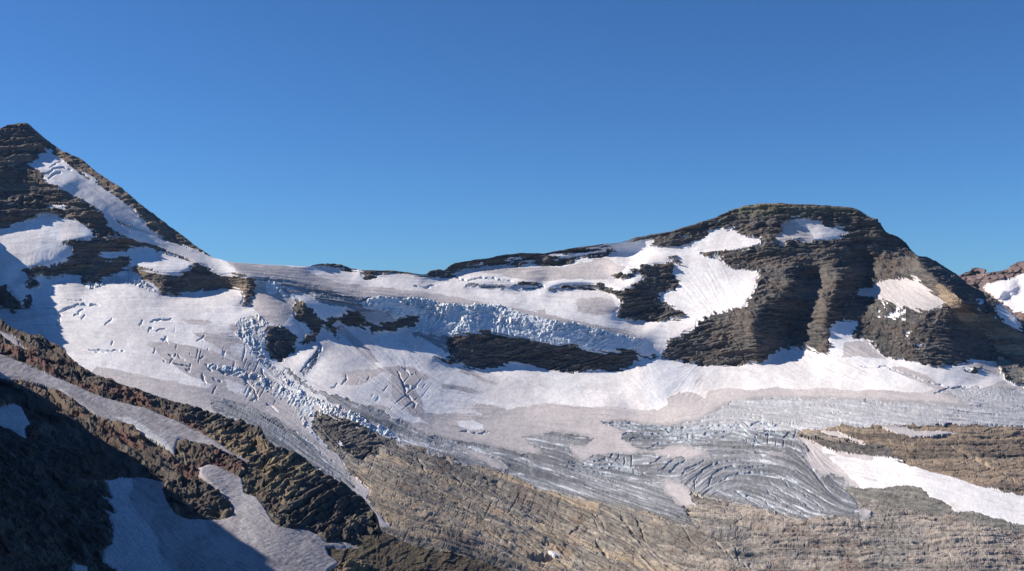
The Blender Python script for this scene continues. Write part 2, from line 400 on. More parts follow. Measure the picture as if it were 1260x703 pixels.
 (None, C_, 66, 5, "766,374 790,371 806,364 812,366 809,373 790,376 766,381 760,383 758,381"),
 ('outS', R_, 45, 5, "747,337 756,337 768,341 779,337 781,340 765,346 752,342"),
 ('outS2', R_, 45, 5, "776,331 782,334 779,336 774,334"),
 ('outS3', R_, 45, 5, "693,330 699,330.5 699,333 694,332.5"),
 ('outS4', R_, 45, 5, "820,317 833,316 834,320 822,320"),
 ('outS5', R_, 45, 5, "825,323 838,324 838,327 827,326"),
 ('outS6', C_, 60, 5, "624,355 639,350 667,350 671,352.5 643,355.5"),
 ('outT', C_, 60, 8, "799,303 812,301 838,300 852,303 836,305.5 812,306"),
 ('patchG', D_, 36, 22, "1077,343 1084,345 1094,343 1113,343 1130,344 1137,351 1149,364 1163,373 1151,381 1137,383 1115,379 1103,375 1089,370 1075,364 1056,364 1046,368 1056,357 1068,355 1080,349"),
 ('patchH', W_, 38, 10, "1019,408 1029,395 1038,395 1057,397 1052,407 1048,411 1050,417 1067,419 1080,432 1089,439 1070,446 1019,441 1021,430"),
 ('patchI', W_, 45, 60, "1202,368 1210,370 1210,381 1203,378"),
 ('patchJ', S_, 42, 45, "1224,376 1235,378 1250,390 1258,402 1248,405 1238,395 1225,390"),
 ('patchK', W_, 30, -10, "1112,412 1120,411 1119,417 1113,416"),
 ('patchL', W_, 30, -10, "1126,426 1134,424 1133,427 1128,427"),
 # ---- snow aprons under the cliffs
 (None, S_, 20, -2, "603,455 640,453 667,455 691,459 739,460 772,455 788,445 812,442 845,449 888,455 935,448 940,462 880,472 800,480 700,485 620,480"),
 (None, S_, 26, -14, "935,447 947,439 962,430 990,429 1010,436 1040,440 1070,445 1090,450 1110,470 1060,476 1000,470 960,472 940,465"),
 (None, S_, 24, 14, "1060,425 1103,446 1156,454 1185,452 1225,446 1231,458 1200,475 1150,480 1090,470"),
 (None, D_, 30, 10, "1040,422 1066,420 1078,432 1090,444 1070,440 1045,440 1036,441"),
 (None, D_, 15, 5, "1090,452 1110,452 1140,462 1160,476 1200,478 1235,470 1262,480 1262,492 1204,490 1180,484 1150,478 1120,466"),
 (None, D_, 18, 18, "1198,446 1225,447 1232,458 1228,464 1216,459 1200,455 1189,452"),
 ('outP', C_, 55, 20, "1185,453 1190,457 1208,454 1209,457 1196,459 1186,458"),
 (None, W_, 24, -16, "788,446 812,443 840,449 856,460 850,474 838,478 821,485 822,497 816,503 783,505 767,495 770,470"),
 # ---- dirty firn and bare ice, lower glacier
 (None, D_, 8, 0, "421,459 436,456 458,455 472,451 491,450 510,453 528,465 522,469 513,468 511,478 518,492 521,509 547,510 583,509 595,513 580,503 584,498 592,497 605,500 623,504 633,501 647,500 671,496 707,500 731,502 754,501 783,505 809,505 823,499 821,490 835,482 852,484 868,490 873,482 892,478 923,481 952,478 983,480 1014,477 1051,481 1080,480 1115,484 1137,484 1151,480 1166,477 1199,476 1262,482 1262,660 700,660 480,545 470,530 441,507 450,502 503,520 528,522.5 503,509 482,490 481,478 481,461 472,457.5 458,466 446,475 436,476 424,474"),
 (None, D_, 10, 5, "452,500 465,499 480,503 483,506 470,507 455,503"),
 (None, W_, 9, -5, "562,519 580,517 592,522 594,528 580,529 566,525"),
 (None, D_, 16, 10, "543,473 562,475 580,478 593,483 580,485 562,481 545,479"),
 (None, D_, 22, 15, "563,452 578,455 600,467 615,474 606,474 588,466 566,458"),
 (None, D_, 24, 20, "414,398 425,405 440,418 458,434 468,446 462,446 445,436 428,420 418,412"),
 (None, I_, 7, 0, "441,511 480,528 516,532 552,541 588,546 623,554 647,558 662,560 669,557 652,545 643,539 659,537 683,532 707,534 729,539 719,549 696,549 702,557 717,569 731,562 755,559 802,558 809,562.5 845,566 871,561 866,554 849,549 826,548 802,554 787,552 773,544 763,540 773,532 747,522 737,519 778,519 810,524 859,519 883,503 904,494 935,490 971,491 1019,490 1080,494 1103,494 1151,496 1199,503 1172,487 1150,482 1176,477 1199,476 1262,480 1262,525 1175,524 1127,524 1056,524 1020,525 1008,528 991,530 981,536 980,539 992,550 996,557 990,565 1010,588 1020,583 1035,588 1050,598 1057,610 1058,624 1063,641 1030,634 993,640 959,633 926,623 897,617 869,610 849,607 845,599 835,593 821,592 814,597 822,610 828,614 840,623 859,648 840,644 800,633 763,622 698,610 662,601 615,582 559,567 521,553.5 494,547.6 470,540"),
 (None, D_, 8, 0, "943,559 955,556 966,557 962,561 948,562"),
 (None, D_, 9, 0, "994,557 1005,556 1013,566 1008,573 996,571 990,566"),
 (None, D_, 14, 0, "821,592 835,593 845,599 849,607 840,612 856,622 850,636 838,622 828,614 822,610 814,597"),
 (None, D_, 8, 0, "570,547 600,560 622,575 618,580 600,574 575,558 560,549"),
 # ---- rocky ground of the basin
 ('basin', B_, 17, 18, "391,506 417,513 453,528 480,542 494,549 521,555 559,568 595,577 616,582 647,594 662,602 698,611 763,623 800,633 859,649 850,640 840,622 856,622 849,607 869,611 897,618 926,624 960,634 993,641 1030,635 1063,641 1075,629 1058,624 1057,610 1050,600 1060,602 1500,700 1500,900 300,900 420,640 398,560 405,549 393,542 384,526"),
 (None, D_, 12, 5, "386,542 405,553 417,560 427,580 444,594 456,606 452,612 448,619 434,604 415,592 398,583 384,573 367,560 350,545"),
 (None, G_, 22, -12, "1040,600 1084,603 1103,598 1115,597 1134,600 1139,607 1142,611 1158,615 1171,624 1172,630 1160,634 1130,630 1100,622 1070,616 1058,624"),
 ('basin', N_, 13, 14, "981,536 991,530 1008,528 1020,525 1056,524 1127,524 1175,524 1260,525 1500,530 1500,690 1260,611 1211,600 1187,592 1168,586 1146,581 1127,574 1111,570 1077,564 1063,560 1041,558 1024,557 1008,548"),
 (None, C_, 45, 12, "983,536 1000,537 1030,543 1060,547 1080,549 1098,556 1113,570 1077,564 1063,560 1041,558 1024,556 1008,548"),
 (None, B_, 15, -10, "985,534 1000,532 1020,538 1046,544 1030,545 1010,541 994,538"),
 (None, G_, 20, 0, "1175,630 1194,629 1209,633 1235,641 1262,647 1300,655 1262,657 1240,652 1210,648 1185,640"),
 (None, B_, 26, -30, "660,602 698,612 763,624 800,634 850,650 905,672 900,703 860,760 640,760 690,700 700,650 640,610"),
 (None, R_, 38, -15, "394,508 417,514 453,530 470,545 468,556 455,560 445,570 430,560 405,545 393,528"),
 ('stripA', D_, 10, 0, "1008,528 1024,530 1044,537 1063,545 1066,547 1044,544 1024.5,537 1011,533"),
 ('stripB', D_, 10, 0, "1082,525 1094,523.5 1115,526 1125,530 1163,530.6 1180,533.5 1158,535.5 1127,537 1103,533.5 1094,530"),
 ('patchM', S_, 15, -4, "980,539 1000,546 1011,557 1008,548 1024.5,556 1041,558.5 1063,560 1077,564.5 1111,570 1127,574 1146.5,581 1168,586 1187,592 1211,600 1260,611 1500,690 1500,740 1260,646 1235,641 1209,633 1194,629 1175,630 1171.6,624 1158,615 1142,611 1139,606 1134.5,600 1115,597 1103,598.5 1084,603 1060,602 1050,597 1035,588 1020,583 1010,589 1008,587 1025,580 1012,572 1014,566 1005,556 992,550"),
 (None, D_, 15, -2, "980,539 1000,546 1011,557 1030,562 1020,564 1040,582 1058,600 1048,597 1035,588 1020,583 1010,589 1008,587 1025,580 1012,572 1014,566 1005,556 992,550"),
 (None, D_, 15, -2, "1024,557 1041,558.5 1063,560 1077,565 1072,567 1050,564 1034,562"),
 ('patchO', W_, 25, 20, "674,678 680,678 687,683 682,685 676,682"),
 ('patchP', W_, 25, 0, "413,545 420,545 424,549 418,550"),
 # ---- west glacier dirt
 (None, D_, 13, 12, "118,452 165,460 210,470 252,479 262,474 235,464 200,440 180,425 200,420 260,432 290,445 310,448 340,470 352,490 372,520 393,545 398,560 417,560 430,590 480,650 300,640 100,470"),
 (None, D_, 12, 5, "235,410 280,412 300,420 310,438 322,450 300,448 285,440 262,425"),
 (None, D_, 14, 0, "225,395 255,394 262,397 250,401 232,400"),
 (None, S_, 13, 8, "276,467 290,470 305,478 311,486 300,487 282,480"),
 (None, S_, 12, 0, "282,424 300,424 314,438 316,446 300,441 284,436"),
 (None, I_, 10, 15, "262,490 300,498 345,520 375,540 398,562 427,582 440,606 415,592 384,573 336,549 300,520 262,505"),
 (None, I_, 14, 20, "354,455 385,478 430,492 480,512 510,530 480,528 441,511 400,490 370,475 346,452"),
 # ---- bench: dirty firn, crevassed ice and the hanging icefall
 (None, D_, 14, 10, "280,322 330,326 375,330 390,340 420,350 470,355 520,360 560,366 600,374 660,385 720,397 780,410 790,422 780,420 727,407 667,396 624,381 548,377 500,369 430,364 380,352 316,344 295,336"),
 (None, D_, 14, 10, "708,369 739,366 753,369 758,381 749,388 727,388 710,384 709,374"),
 (None, D_, 10, 10, "658,382 672,382 672,386 662,386"),
 (None, D_, 18, -5, "570,332 600,330 660,330 700,328 745,318 770,330 745,345 700,344 660,347 640,344 600,336"),
 (None, I_, 22, 10, "316,343 335,343 361,347 388,353 423,363 445,367 462,366 500,368 500,386 486,393 470,398 457,396 447,391 428,379 400,372 376,365 359,361 340,353 325,352"),
 (None, D_, 22, 12, "318,347 330,350 352,360 364,370 361,384 352,396 345,402 330,398 318,385 308,378 312,366"),
 (None, S_, 20, 10, "326,350 340,356 342,363 332,363 326,358"),
 (None, S_, 24, 5, "380,366 400,372 428,380 445,386 430,384 412,390 398,394 388,384"),
 (None, D_, 24, 5, "447,384 470,382 486,392 470,399 452,396"),
 ('bench', K_, 38, -10, "490,368 521.5,367 548,375 584,376.5 605,374 624,379 643,386 667,392 686,397 708,398 727,403 753,410 777,415 792,423 787,428 782,429 770,431 746,433 727,431 710,425.5 691,425.5 667,423 648,417 624,413.5 600,407.5 579,410 557,413.5 541,417 514,411 506,408 517,403 515,386 500,388 488,392"),
 (None, K_, 35, 8, "440,375 462,366 500,368 500,388 486,392 475,384 455,380"),
 (None, K_, 35, 20, "318,345 335,346 348,356 362,364 364,370 350,365 335,354"),
 ('cliff', I_, 40, 30, "506,409 530,414 552,414 545,428 555,435 548,438 540,430 528,422 510,414"),
 # ---- west glacier seracs
 ('west', K_, 20, 12, "281,400 300,392 318,388 328,396 332,402 326,410 322,425 326,440 335,450 350,462 368,478 390,492 400,500 380,490 352,474 335,462 318,445 305,425 290,413"),
 (None, K_, 16, 15, "250,447 275,450 298,454 329,466 353,480 384,490 412,499 441,511 465,522 494,545 480,542 453,528 422,514 391,506 384,512 378,526 393,545 380,532 365,511 355,499 340,490 320,478 300,466 272,457 252,452"),
 (None, K_, 24, 0, "105,352 125,345 140,338 152,333 165,338 183,352 196,362 185,360 160,350 130,350 108,357"),
 (None, I_, 50, 45, "372,457 382,443 394,431 390,421 398,428 394,440 384,450 374,462"),
 (None, I_, 40, 10, "567,353 580,349 600,349 622,352 622,357 605,356 585,353"),
]

ANCH_MAIN = np.array([[-400,330,1350],[-200,250,1500],[24,151,1520],[0,230,1420],[140,232,1600],[262,317,1780],[330,326,1950],[420,325,2150],[525,339,2300],[650,311,2420],[780,293,2450],[935,251,2480],[1055,258,2420],[1128,314,2360],[1200,352,2380],[1260,398,2360],[1500,480,2400],
 [640,455,1900],[640,405,1960],[888,455,1900],[780,440,1930],[1100,447,1900],[1237,470,1900],[1180,420,1980],[1150,360,2160],[700,360,2200],[560,345,2200],[860,350,2250],[800,380,2150],
 [200,366,1400],[100,350,1330],[60,300,1420],[20,390,1150],[-200,390,1050],[100,440,1080],[200,480,1020],[300,530,930],[460,640,760],[345,450,1400],[390,415,1500],[480,415,1680],[250,420,1260],
 [420,500,1240],[500,500,1450],[700,520,1500],[900,490,1650],[1100,495,1600],[1260,525,1560],[1500,560,1560],[700,612,1150],[860,650,1040],[1000,640,1050],[1100,600,1150],[1260,620,1100],[1500,700,950],[480,540,1180],[420,560,1050],[600,703,800],[860,703,850],[1260,703,850],[500,600,950],[600,800,640],[900,800,680],[1300,800,680],[200,800,560],[-200,600,700],[-300,760,550]], float)

GUIDES_MAIN = [
 "-300,200 0,190 60,186","-300,240 0,232 80,236","-100,262 0,262 60,258 120,268","100,198 260,312","60,200 140,275","-100,300 60,280 60,320","80,300 160,296 240,322","160,335 240,330 310,350","180,345 185,362","260,340 258,352",
 "300,328 420,340 560,352 700,352","320,345 400,358 500,366","600,376 790,418","340,410 352,440","375,380 390,415","70,380 200,372 300,370","100,420 200,440 300,460 380,510 440,590","250,440 300,452 380,490 480,535","330,400 300,410",
 "420,400 470,445 520,480","380,440 430,460","500,455 500,490 520,505","560,455 620,475","640,420 780,445","560,425 640,440","620,460 680,490 760,500","560,510 640,510 740,510","790,450 800,490","860,450 850,480",
 "480,530 560,560 640,575 720,600 840,640","500,545 620,580","560,540 700,575 800,610","640,540 700,552 780,575 850,565","720,520 820,526 900,524 960,530","740,545 830,540 920,545 970,550","730,575 790,575","850,600 860,580 900,570 950,575","870,600 880,590 920,582 960,584","900,565 960,570 1000,600","920,600 1000,636","960,580 1040,625","990,540 1010,600",
 "860,515 900,500 1000,500","900,500 960,520","1000,495 1100,510 1200,522","1060,500 1120,505 1260,512","1180,480 1262,500","900,515 1000,505",
 "960,440 1000,475","1000,440 1060,478","1050,430 1110,470 1150,480","1110,455 1190,480","1000,480 1100,482",
 "400,520 470,550 560,590 640,640 700,690","420,570 520,610 620,660 680,703","480,640 560,670 640,703","560,580 660,620 760,660","700,620 800,650 900,690","760,640 800,690","860,660 960,668 1060,660 1260,665","860,690 1000,690 1260,690","1000,640 1100,640 1180,660",
 "1000,530 1100,540 1260,545","1030,550 1120,560 1260,590","1120,540 1260,590","1100,575 1260,620","1060,580 1180,610",
 "530,335 650,318 780,297","560,345 640,345 720,350 780,355","760,320 800,340","780,340 830,335","770,385 840,388","830,330 870,390","880,320 900,380","760,297 860,280 930,256 1050,258 1100,290","860,300 940,280 1000,262","880,315 940,308 1000,292 1080,290 1120,305","940,330 1000,310 1060,300","960,275 1000,300","850,420 900,415 940,420","850,440 900,445","1070,320 1130,330","1090,345 1110,378","1060,400 1120,400 1180,420","1100,435 1160,415 1210,425","1130,325 1200,375 1250,400","1180,390 1262,440","1200,410 1262,430",
]

CREV_MAIN = [
 ("854,602 854,590 864,578 883,570 902,568",2.2,2.2),("871,597 873,588 883,579 902,574 921,576 943,573",2.4,2.2),("885,595 893,588 907,582 928,582 950,583",2,2),("838,585 847,576 864,568",2,2),("823,583 833,574 845,568",2,2),("809,580 821,572 830,567",2,2),("799,571 811,564 821,562",2,2),("775,573 778,566 777,559",2,2),("766,572 769,564",1.8,1.8),("759,568 763,560",1.8,1.8),("751,564 755,559",1.8,1.8),
 ("730,570 744,566 761,572 783,576",2,1.8),("700,568 730,574 754,572 773,577 792,582",2,1.8),("700,573 730,578 759,577 787,583",2,1.8),("705,578 735,583 770,583",1.6,1.5),
 ("744,521 778,522 802,525 830,527 873,523 902,524 921,529 945,528",2,1.8),("749,524 787,527 816,529 845,531 878,527 912,529 928,535 950,531",2.4,2.2),("768,535 792,534 826,534 854,536 888,531 916,536 936,542",2.2,2),("773,542 802,539 830,539 864,540 897,537 926,543 940,545",2,2),("795,552 816,545 845,543 873,545",1.8,1.6),("936,522 950,525 959,523",2.4,2.2),("943,537 952,531 964,534",2.4,2.2),("912,520 925,524 940,520",2.4,2),("952,540 965,538 972,530",2,2),
 ("945,592 969,607 1007,631",1.6,1.6),("943,604 964,619 995,637",1.6,1.6),("936,614 967,633",1.6,1.5),("912,609 936,623",1.8,1.8),("905,605 915,612 925,610",2.4,2),("880,604 900,612",2.2,2),("953,597 985,620",1.5,1.5),("960,590 1015,628",1.5,1.4),
 ("72,386 81,381 96,377 115,374 122,375",3,2.6),("72,402 74,395 72,388",2.4,2),("90,390 96,386 102,382",1.8,1.6),("100,392 106,388",1.6,1.4),("128,399 139,394",1.6,1.6),("184,396 196,394 210,393",2,1.8),("182,409 185,404",2.4,2),("191,408 202,405",1.8,1.6),("110,429 124,431 139,433 153,433",2,1.6),("118,432 130,433",1.6,1.4),("170,401 177,395",1.8,1.8),("202,420 206,415",2,2),("199,419 206,418 208,424",1.6,1.5),("136,424 137,419",2,2),("241,420 251,413",1.4,1.4),
 ("203,444 210,447 216,436",2.2,2.2),("216,448 224,450 232,451",2,2),("205,437 214,440",2,2),("220,438 226,444",2,2),("253,448 261,457",2.4,2.4),("250,461 251,472",2.4,2.4),("270,455 277,462 289,460",2.2,2.2),("261,484 268,476",2.2,2),("262,466 272,470",2,2),("300,468 312,480 316,492",2.4,2.2),("308,495 314,490",2,1.8),("327,496 340,507",2.2,2),("246,441 252,438",1.6,1.5),("228,455 232,459",1.6,1.5),("192,430 190,436",1.6,1.5),
 ("489,457 496,473 499,485 511,497 509,503",3,2.8),("495,474 504,478 511,476",5,3),("496,453 503,461",2.2,2),("421,474 427,468 426,463",2.4,2.2),("408,477 415,473",1.8,1.6),
 ("370,458 383,443 395,431 391,422",3.5,2.6),("567,532 585,533 602,533",2,1.6),
 ("560,343 575,345 600,342 620,344 630,346",1.8,1.8),("510,352 522,354 535,352",2,1.4),("52,214 65,211 78,208 86,210",2.2,2),("60,207 75,200",1.5,1.2),("60,219 70,216 76,214",3.5,2.4),("96,214 104,217 110,222",2,1.8),
 ("505,411 515,413 525,412",2.4,2),("512,404 518,410 530,413",2.4,2),("322,456 327,470 335,478",2.4,2.2),
 ("25,334 40,339 45,343",2,1.8),("85,371 104,370",1.6,1.4),("1060,452 1090,452 1115,462 1140,470 1165,478",2.0,1.2),("1150,484 1170,478 1190,477",1.6,1.4),
]
CRACK_MAIN = [
 ("629,643 643,655",3,2.5),("737,633 744,647",4.5,3),("732,666 740,672 747,683",6,4),("652,684 680,686",15,8),("668,668 682,678",8,6),("521,640 531,633",3.5,3),("553,583 574,598",3.5,2.6),("596,586 610,594 624,602",5,3.4),("514,564 524,583",3.5,3),("603,623 624,633",1.6,1.4),("698,659 715,647 698,645",3,2.4),("760,631 770,643 780,657",3.6,3),("782,638 796,664",3.6,3),("777,674 787,681",5,3.6),("730,631 744,645",3.6,3),("763,633 773,647",3.4,3),("783,640 787,646",3,3),
 ("1168,548 1187,560 1205,566 1223,576",5,2.6),("1235,584 1247,593",2.5,1.6),("1247,545 1260,551",3.5,2),("470,575 500,590",2,1.8),("480,560 505,575",2.5,2.2),("540,560 560,575",3,2.4),("445,565 458,552",4,3),("600,655 625,668",2.4,2),("560,620 600,640",2,1.6),("640,630 690,650",1.6,1.4),("660,640 700,660",1.6,1.4),("700,690 730,697 760,700",2,1.6),("840,655 856,672",3,2.4),("880,668 905,690",3,2.4),("905,672 910,690 925,703",2.4,2),("730,640 740,655",2,2),("680,625 700,640 715,647",1.5,1.3),("622,612 650,626 680,640",2,1.6),("580,600 600,612",2.4,2),("530,600 548,612",2.4,2),("505,610 530,625",2,1.6),
 ("810,595 820,610 826,615",4,3),("845,607 849,598",3.5,3),("840,625 848,632",4,2.6),
 ("872,400 900,402 915,398",2,1.4),("900,410 912,432 918,446",2.4,1.6),("846,418 870,412 905,414",1.8,1.4),("850,430 890,428 925,426",2,1.5),("1000,385 992,410 985,428",2.5,2),("1145,345 1175,365 1195,385",3,2),("1185,375 1200,395",3,2),("1010,320 1040,318 1060,322",3,2),("905,322 930,318 960,310",2,1.6),("870,300 900,296 940,300",1.8,1.4),("880,275 930,268 955,262",2,1.4),("1090,300 1110,304 1120,310",2,1.6),("1055,275 1080,284",2,1.4),("1075,330 1110,334 1135,332",2,1.6),
 ("0,225 40,222 60,232",2.4,1.8),("-20,236 30,234",2,1.5),("0,172 20,168 40,175",2,1.4),("0,190 40,186",2,1.4),("560,425 600,420 640,430",2.4,1.8),("600,440 680,440 760,446",2.4,1.8),("640,428 700,436 770,440",2,1.6),
]

def build_main():
    Y1 = 800
    slopes = [(P(p), s, a) for z, c, s, a, p in MAIN if s is not None]
    Rg, psi = solve_range(-400, 130, 1500, Y1, 3.0, slopes, (13, 0), ANCH_MAIN)
    psi = blur(psi.astype(np.float32), 1, 1)
    R = Raster(-400, 130, 1500, Y1, 1.6)
    zones = []; zmap = R.new(0, np.int16); cmap = R.new(0, np.int16)
    for z, c, s, a, p in MAIN:
        pts = P(p)
        if z is not None:
            if z not in zones: zones.append(z)
            R.fill(zmap, pts, zones.index(z))
        R.fill(cmap, pts, c)
    dx, dy = flow_field(R, GUIDES_MAIN)
    rng = np.random.default_rng(4)
    n1 = rng.standard_normal((R.h, R.w)).astype(np.float32)
    fine = smear(R, n1, dx, dy, (1, 2, 4))
    mid = smear(R, blur(n1[::-1], 1.4, 1), dx, dy, (1.5, 3, 6, 12))
    coarse = smear(R, blur(n1[:, ::-1], 4, 1), dx, dy, (2, 5, 10, 20))
    across = smear(R, blur(n1[:, ::-1], 1.3, 1), -dy, dx, (1.5, 3, 6)); thin = smear(R, blur(n1, .8, 1), dx, dy, (1.5, 3, 6, 12))
    crossing = smear(R, blur(n1[::-1, ::-1], 1.0, 1), -dy, dx, (1, 2, 3))
    crev = stroke_field(R, CREV_MAIN); crack = stroke_field(R, CRACK_MAIN)

    nm = R.new(0.0)
    for q in ("215,405 270,405 330,420 360,470 420,520 330,500 250,470 215,450", "900,515 960,515 1000,530 985,550 930,548 880,540", "420,450 520,450 520,505 480,500"): R.fill(nm, P(q), 1)
    basem = R.new(0.0); R.fill(basem, P("535,412 560,404 600,399 630,403 667,412 700,414 730,419 770,422 792,420 792,436 746,436 667,426 600,410 541,420"), 1); basem = blur(basem, 5, 2)
    icem = R.new(0.0); icem[cmap == I_] = 1; icem = blur(icem, 7, 2)
    # vertex grid
    xs = np.concatenate([np.arange(-400, -12, 4.0), np.arange(-12, 1272, 0.66), np.arange(1272, 1500, 4.0)])
    sky = np.interp(xs, SKY_MAIN[:, 0], SKY_MAIN[:, 1])
    sky = sky + 1.3 * (fbm(xs, xs * 0, 9, 3, 5) - .5) * np.where((xs < 262) | (xs > 524), 1, .1)
    nr = 840
    tau = np.linspace(0, 1, nr)
    py = sky[None, :] + (Y1 - 4 - sky[None, :]) * tau[:, None]
    px = np.broadcast_to(xs[None, :], py.shape).copy()
    lnY = Rg.lin(psi, px, py)
    Y = np.exp(lnY)
    Pt = np.stack([(px - HX) / F * Y, Y, (HY - py) / F * Y], -1)
    # lookup with frayed outlines
    e = 4.2 * (fbm(px, py, 12, 5, 21, .65) - .5); e2 = 3.4 * (fbm(px, py, 11, 3, 22) - .5)
    f = 1.5 * (vnoise(px / 2.2, py / 1.6, 23) - .5)
    gi0 = R.lin(icem, px, py); ib = 1 + 1.6 * np.clip(4 * gi0 * (1 - gi0), 0, 1)
    wx, wy = px + 1.6 * e * ib + f * ib, py + 1.1 * e2 * ib + f * .6
    gm0 = R.lin(mid, px, py); rocky = R.lin(blur(np.isin(cmap, (R_, C_, T_)).astype(np.float32), 4, 2), px, py)
    fray = np.clip(rocky * 2, 0, 1) * np.clip(1.8 * rocky * (1 - rocky) * 4, 0, 1)
    wy = wy + fray * 2.8 * gm0; wx = wx + fray * 3.4 * (vnoise(px / 6, py / 1.7, 25) - .5) * 2
    cls = R.near(cmap, wx, wy); zon = R.near(zmap, wx, wy)
    zi = {n: i for i, n in enumerate(zones)}
    # loose rock specks in the patchy snow, snow specks in the gullies
    speck = fbm(px, py, 3.2, 2, 31)
    m = (px > 1080) & (px < 1114) & (py > 372) & (py < 395) & (speck > .60) & (zon == zi['peakR']); cls[m] = W_; zon[m] = zi['patchG']

    m = (cls == K_) & (px < 480) & (py > 380) & (fbm(px, py, 9, 3, 32) < .42); cls[m] = D_
    snowm = R.new(0.0); snowm[(cmap <= K_) | (cmap == W_)] = 1
    sm = R.lin(blur(snowm, 2.2, 2), px, py)
    is_rock = np.isin(cls, (R_, T_, B_, G_, C_, N_))
    g = lambda a: R.lin(a, px, py)
    gf, gm, gc, gx_ = g(fine), g(mid), g(coarse), g(crossing)
    gcrev, gcrack = g(crev), g(crack); nmask = g(blur(nm, 10, 2)); gice = g(icem)

    # ---- relief, in units of one photo pixel at that range
    A = np.zeros(px.shape, np.float32)
    B1 = fbm(px, py * 1.5, 26, 5, 41, .55, True); B2 = fbm(px, py * 1.9, 9, 4, 42, .6, True); B3 = fbm(px, py, 60, 3, 43)
    led = np.clip(gm, -2, 2)
    ledc = np.clip(gc, -2, 2)
    rr = {R_: .85, T_: .42, B_: 1.0, G_: .7, C_: .72, N_: .8}
    rel = np.zeros(px.shape, np.float32)
    for k, v in rr.items(): rel[cls == k] = v
    cliffy = np.isin(cls, (R_, C_))
    flat = np.isin(cls, (B_, N_, G_))
    F1 = fbm(px + py * .9, py * 2.6 - px * .9, 24, 4, 44, .55, True); F2 = fbm(px + py * .6, py * 2.4 - px * .8, 9, 3, 45)
    jx = 6 * (fbm(px, py, 25, 3, 46) - .5); jy = 5 * (fbm(px, py, 22, 3, 47) - .5)
    fh1, fe1, fi1 = facets((px + jx * 1.5) / 15, (py + jy) / 4.2, 301); fh2, fe2, fi2 = facets((px + jy + .4 * py) / 5.0, (py - jx * .5) / 2.0, 302)
    bed = np.where(px > 480, py + .17 * np.minimum(px, 940) - .06 * np.clip(px - 1060, 0, 400), py + .05 * px) + 16 * (fbm(px, py * .8, 95, 3, 48) - .5) + 2.0 * (fbm(px, py, 12, 2, 49) - .5)
    L1, C1_ = layers(bed, px + 3 * jx, 5.6, 34, 501); L2, C2_ = layers(bed, px + jx, 2.3, 15, 502)
    rock = rel * (.30 * ledc + .35 * led + .25 * gf + 2.6 * (B1 - .5) + 1.0 * (B2 - .5) + 3.4 * (B3 - .5) + 1.2 * fh1 + .5 * fh2 + (2.5 * (L1 - .25) + 1.5 * (L2 - .25)) * (.35 + 1.1 * sstep(.35, .65, fbm(px, py, 38, 3, 57))) + 2.8 * (fbm(px + .25 * py, py * .33, 24, 3, 58, .55, True) - .5))
    dip = .36 * np.minimum(px, 760) - .00075 * np.clip(960 - px, 0, 200) ** 2 + .00075 * 200 ** 2
    sx_ = px + .5 * py + jx * 1.5; sy_ = py - dip + jy * .75
    sh1, se1, si1 = facets(sx_ / 22, sy_ / 5.0, 303); sh2, se2, si2 = facets(sx_ / 7.5, sy_ / 2.3, 304)
    gth0 = g(thin); gac0 = g(across)
    S1, T1 = layers(sy_, sx_, 7.5, 70, 511); S2, T2 = layers(sy_ + jx * .4, sx_, 2.7, 30, 512)
    slab = .50 * ledc + .38 * led + .18 * gf + 1.0 * (F1 - .5) + .2 * (F2 - .5) + .36 * sh1 + .14 * sh2 - .5 * sstep(.10, 0, se1) + 1.7 * (S1 - .2) + .7 * (S2 - .2) + 4.0 * (B3 - .5) + 2.2 * (fbm(px - .8 * py, py * 1.6, 34, 2, 89) - .5) - .9 * sstep(1.1, 2.0, gth0) - .6 * sstep(1.6, 2.3, gac0) * sstep(760, 660, px)
    rock = np.where(flat, rel * np.where(cls == B_, .82 + .42 * sstep(600, 760, px), 1.15) * slab, rock)
    rock -= gcrack * np.where(flat, .8, 1.0)
    A = np.where(is_rock, rock, A)
    und = 1.3 * (fbm(px, py * 1.6, 30, 3, 51) - .5) + .07 * gm + .03 * gf + 0.15 * (fbm(px, py * 1.6, 6, 2, 52) - .5)
    A = np.where((cls == S_) | (cls == W_), und, A)
    A = np.where(cls == D_, und * .8 + .05 * gm + .05 * gf, A)
    chev = sstep(.45, 1.6, gm + .5 * gc)
    A = np.where(cls == I_, 1.1 * (fbm(px, py, 18, 3, 53) - .5) + .20 * gm + .30 * g(thin) + .12 * gf + .15 * gc - 1.3 * chev * sstep(.5, .62, fbm(px, py, 40, 2, 54)), A)
    # seracs: broken blocks with gaps
    sx = px + 3 * (fbm(px, py, 10, 2, 61) - .5) + py * .30; sy = py + 2 * (fbm(px, py, 8, 2, 62) - .5)
    big = np.where(px > 430, 1.0, .62)
    gac0 = g(across)
    kh1, ke1, wid = facets(sx / (4.6 * big), sy / (7.0 * big), 3, 2.2); kh2, ke2, vid = facets(sx / 2.3 + 7, sy / 3.6, 8, 2.0)
    kmod = .45 + 1.1 * sstep(.35, .65, fbm(px, py * 1.5, 20, 3, 63))
    lean = .45 + .5 * (fbm(px, py, 40, 2, 68) - .5)
    fin = fbm(px + py * lean, py * .26, 4.6, 3, 64, .6, True); fin2 = fbm(px * .5 - py * .2, py * 1.3 + px * .12, 6.5, 3, 65, .55, True)
    base = g(basem)
    blockB = kmod * (4.4 * (fin - .5) + 2.4 * (fin2 - .5) + .8 * kh1 + .5 * kh2) * (1 - .72 * base)
    blockW = kmod * (2.2 * (fin2 - .5) + .35 * kh1 + .2 * kh2 + .35 * np.clip(gac0, -2, 2) + 1.6 * (fbm(px * 1.3, py, 4.2, 3, 69, .6, True) - .5)) - .9 * sstep(1.0, 1.9, gac0)
    block = np.where(px > 430, blockB, blockW)
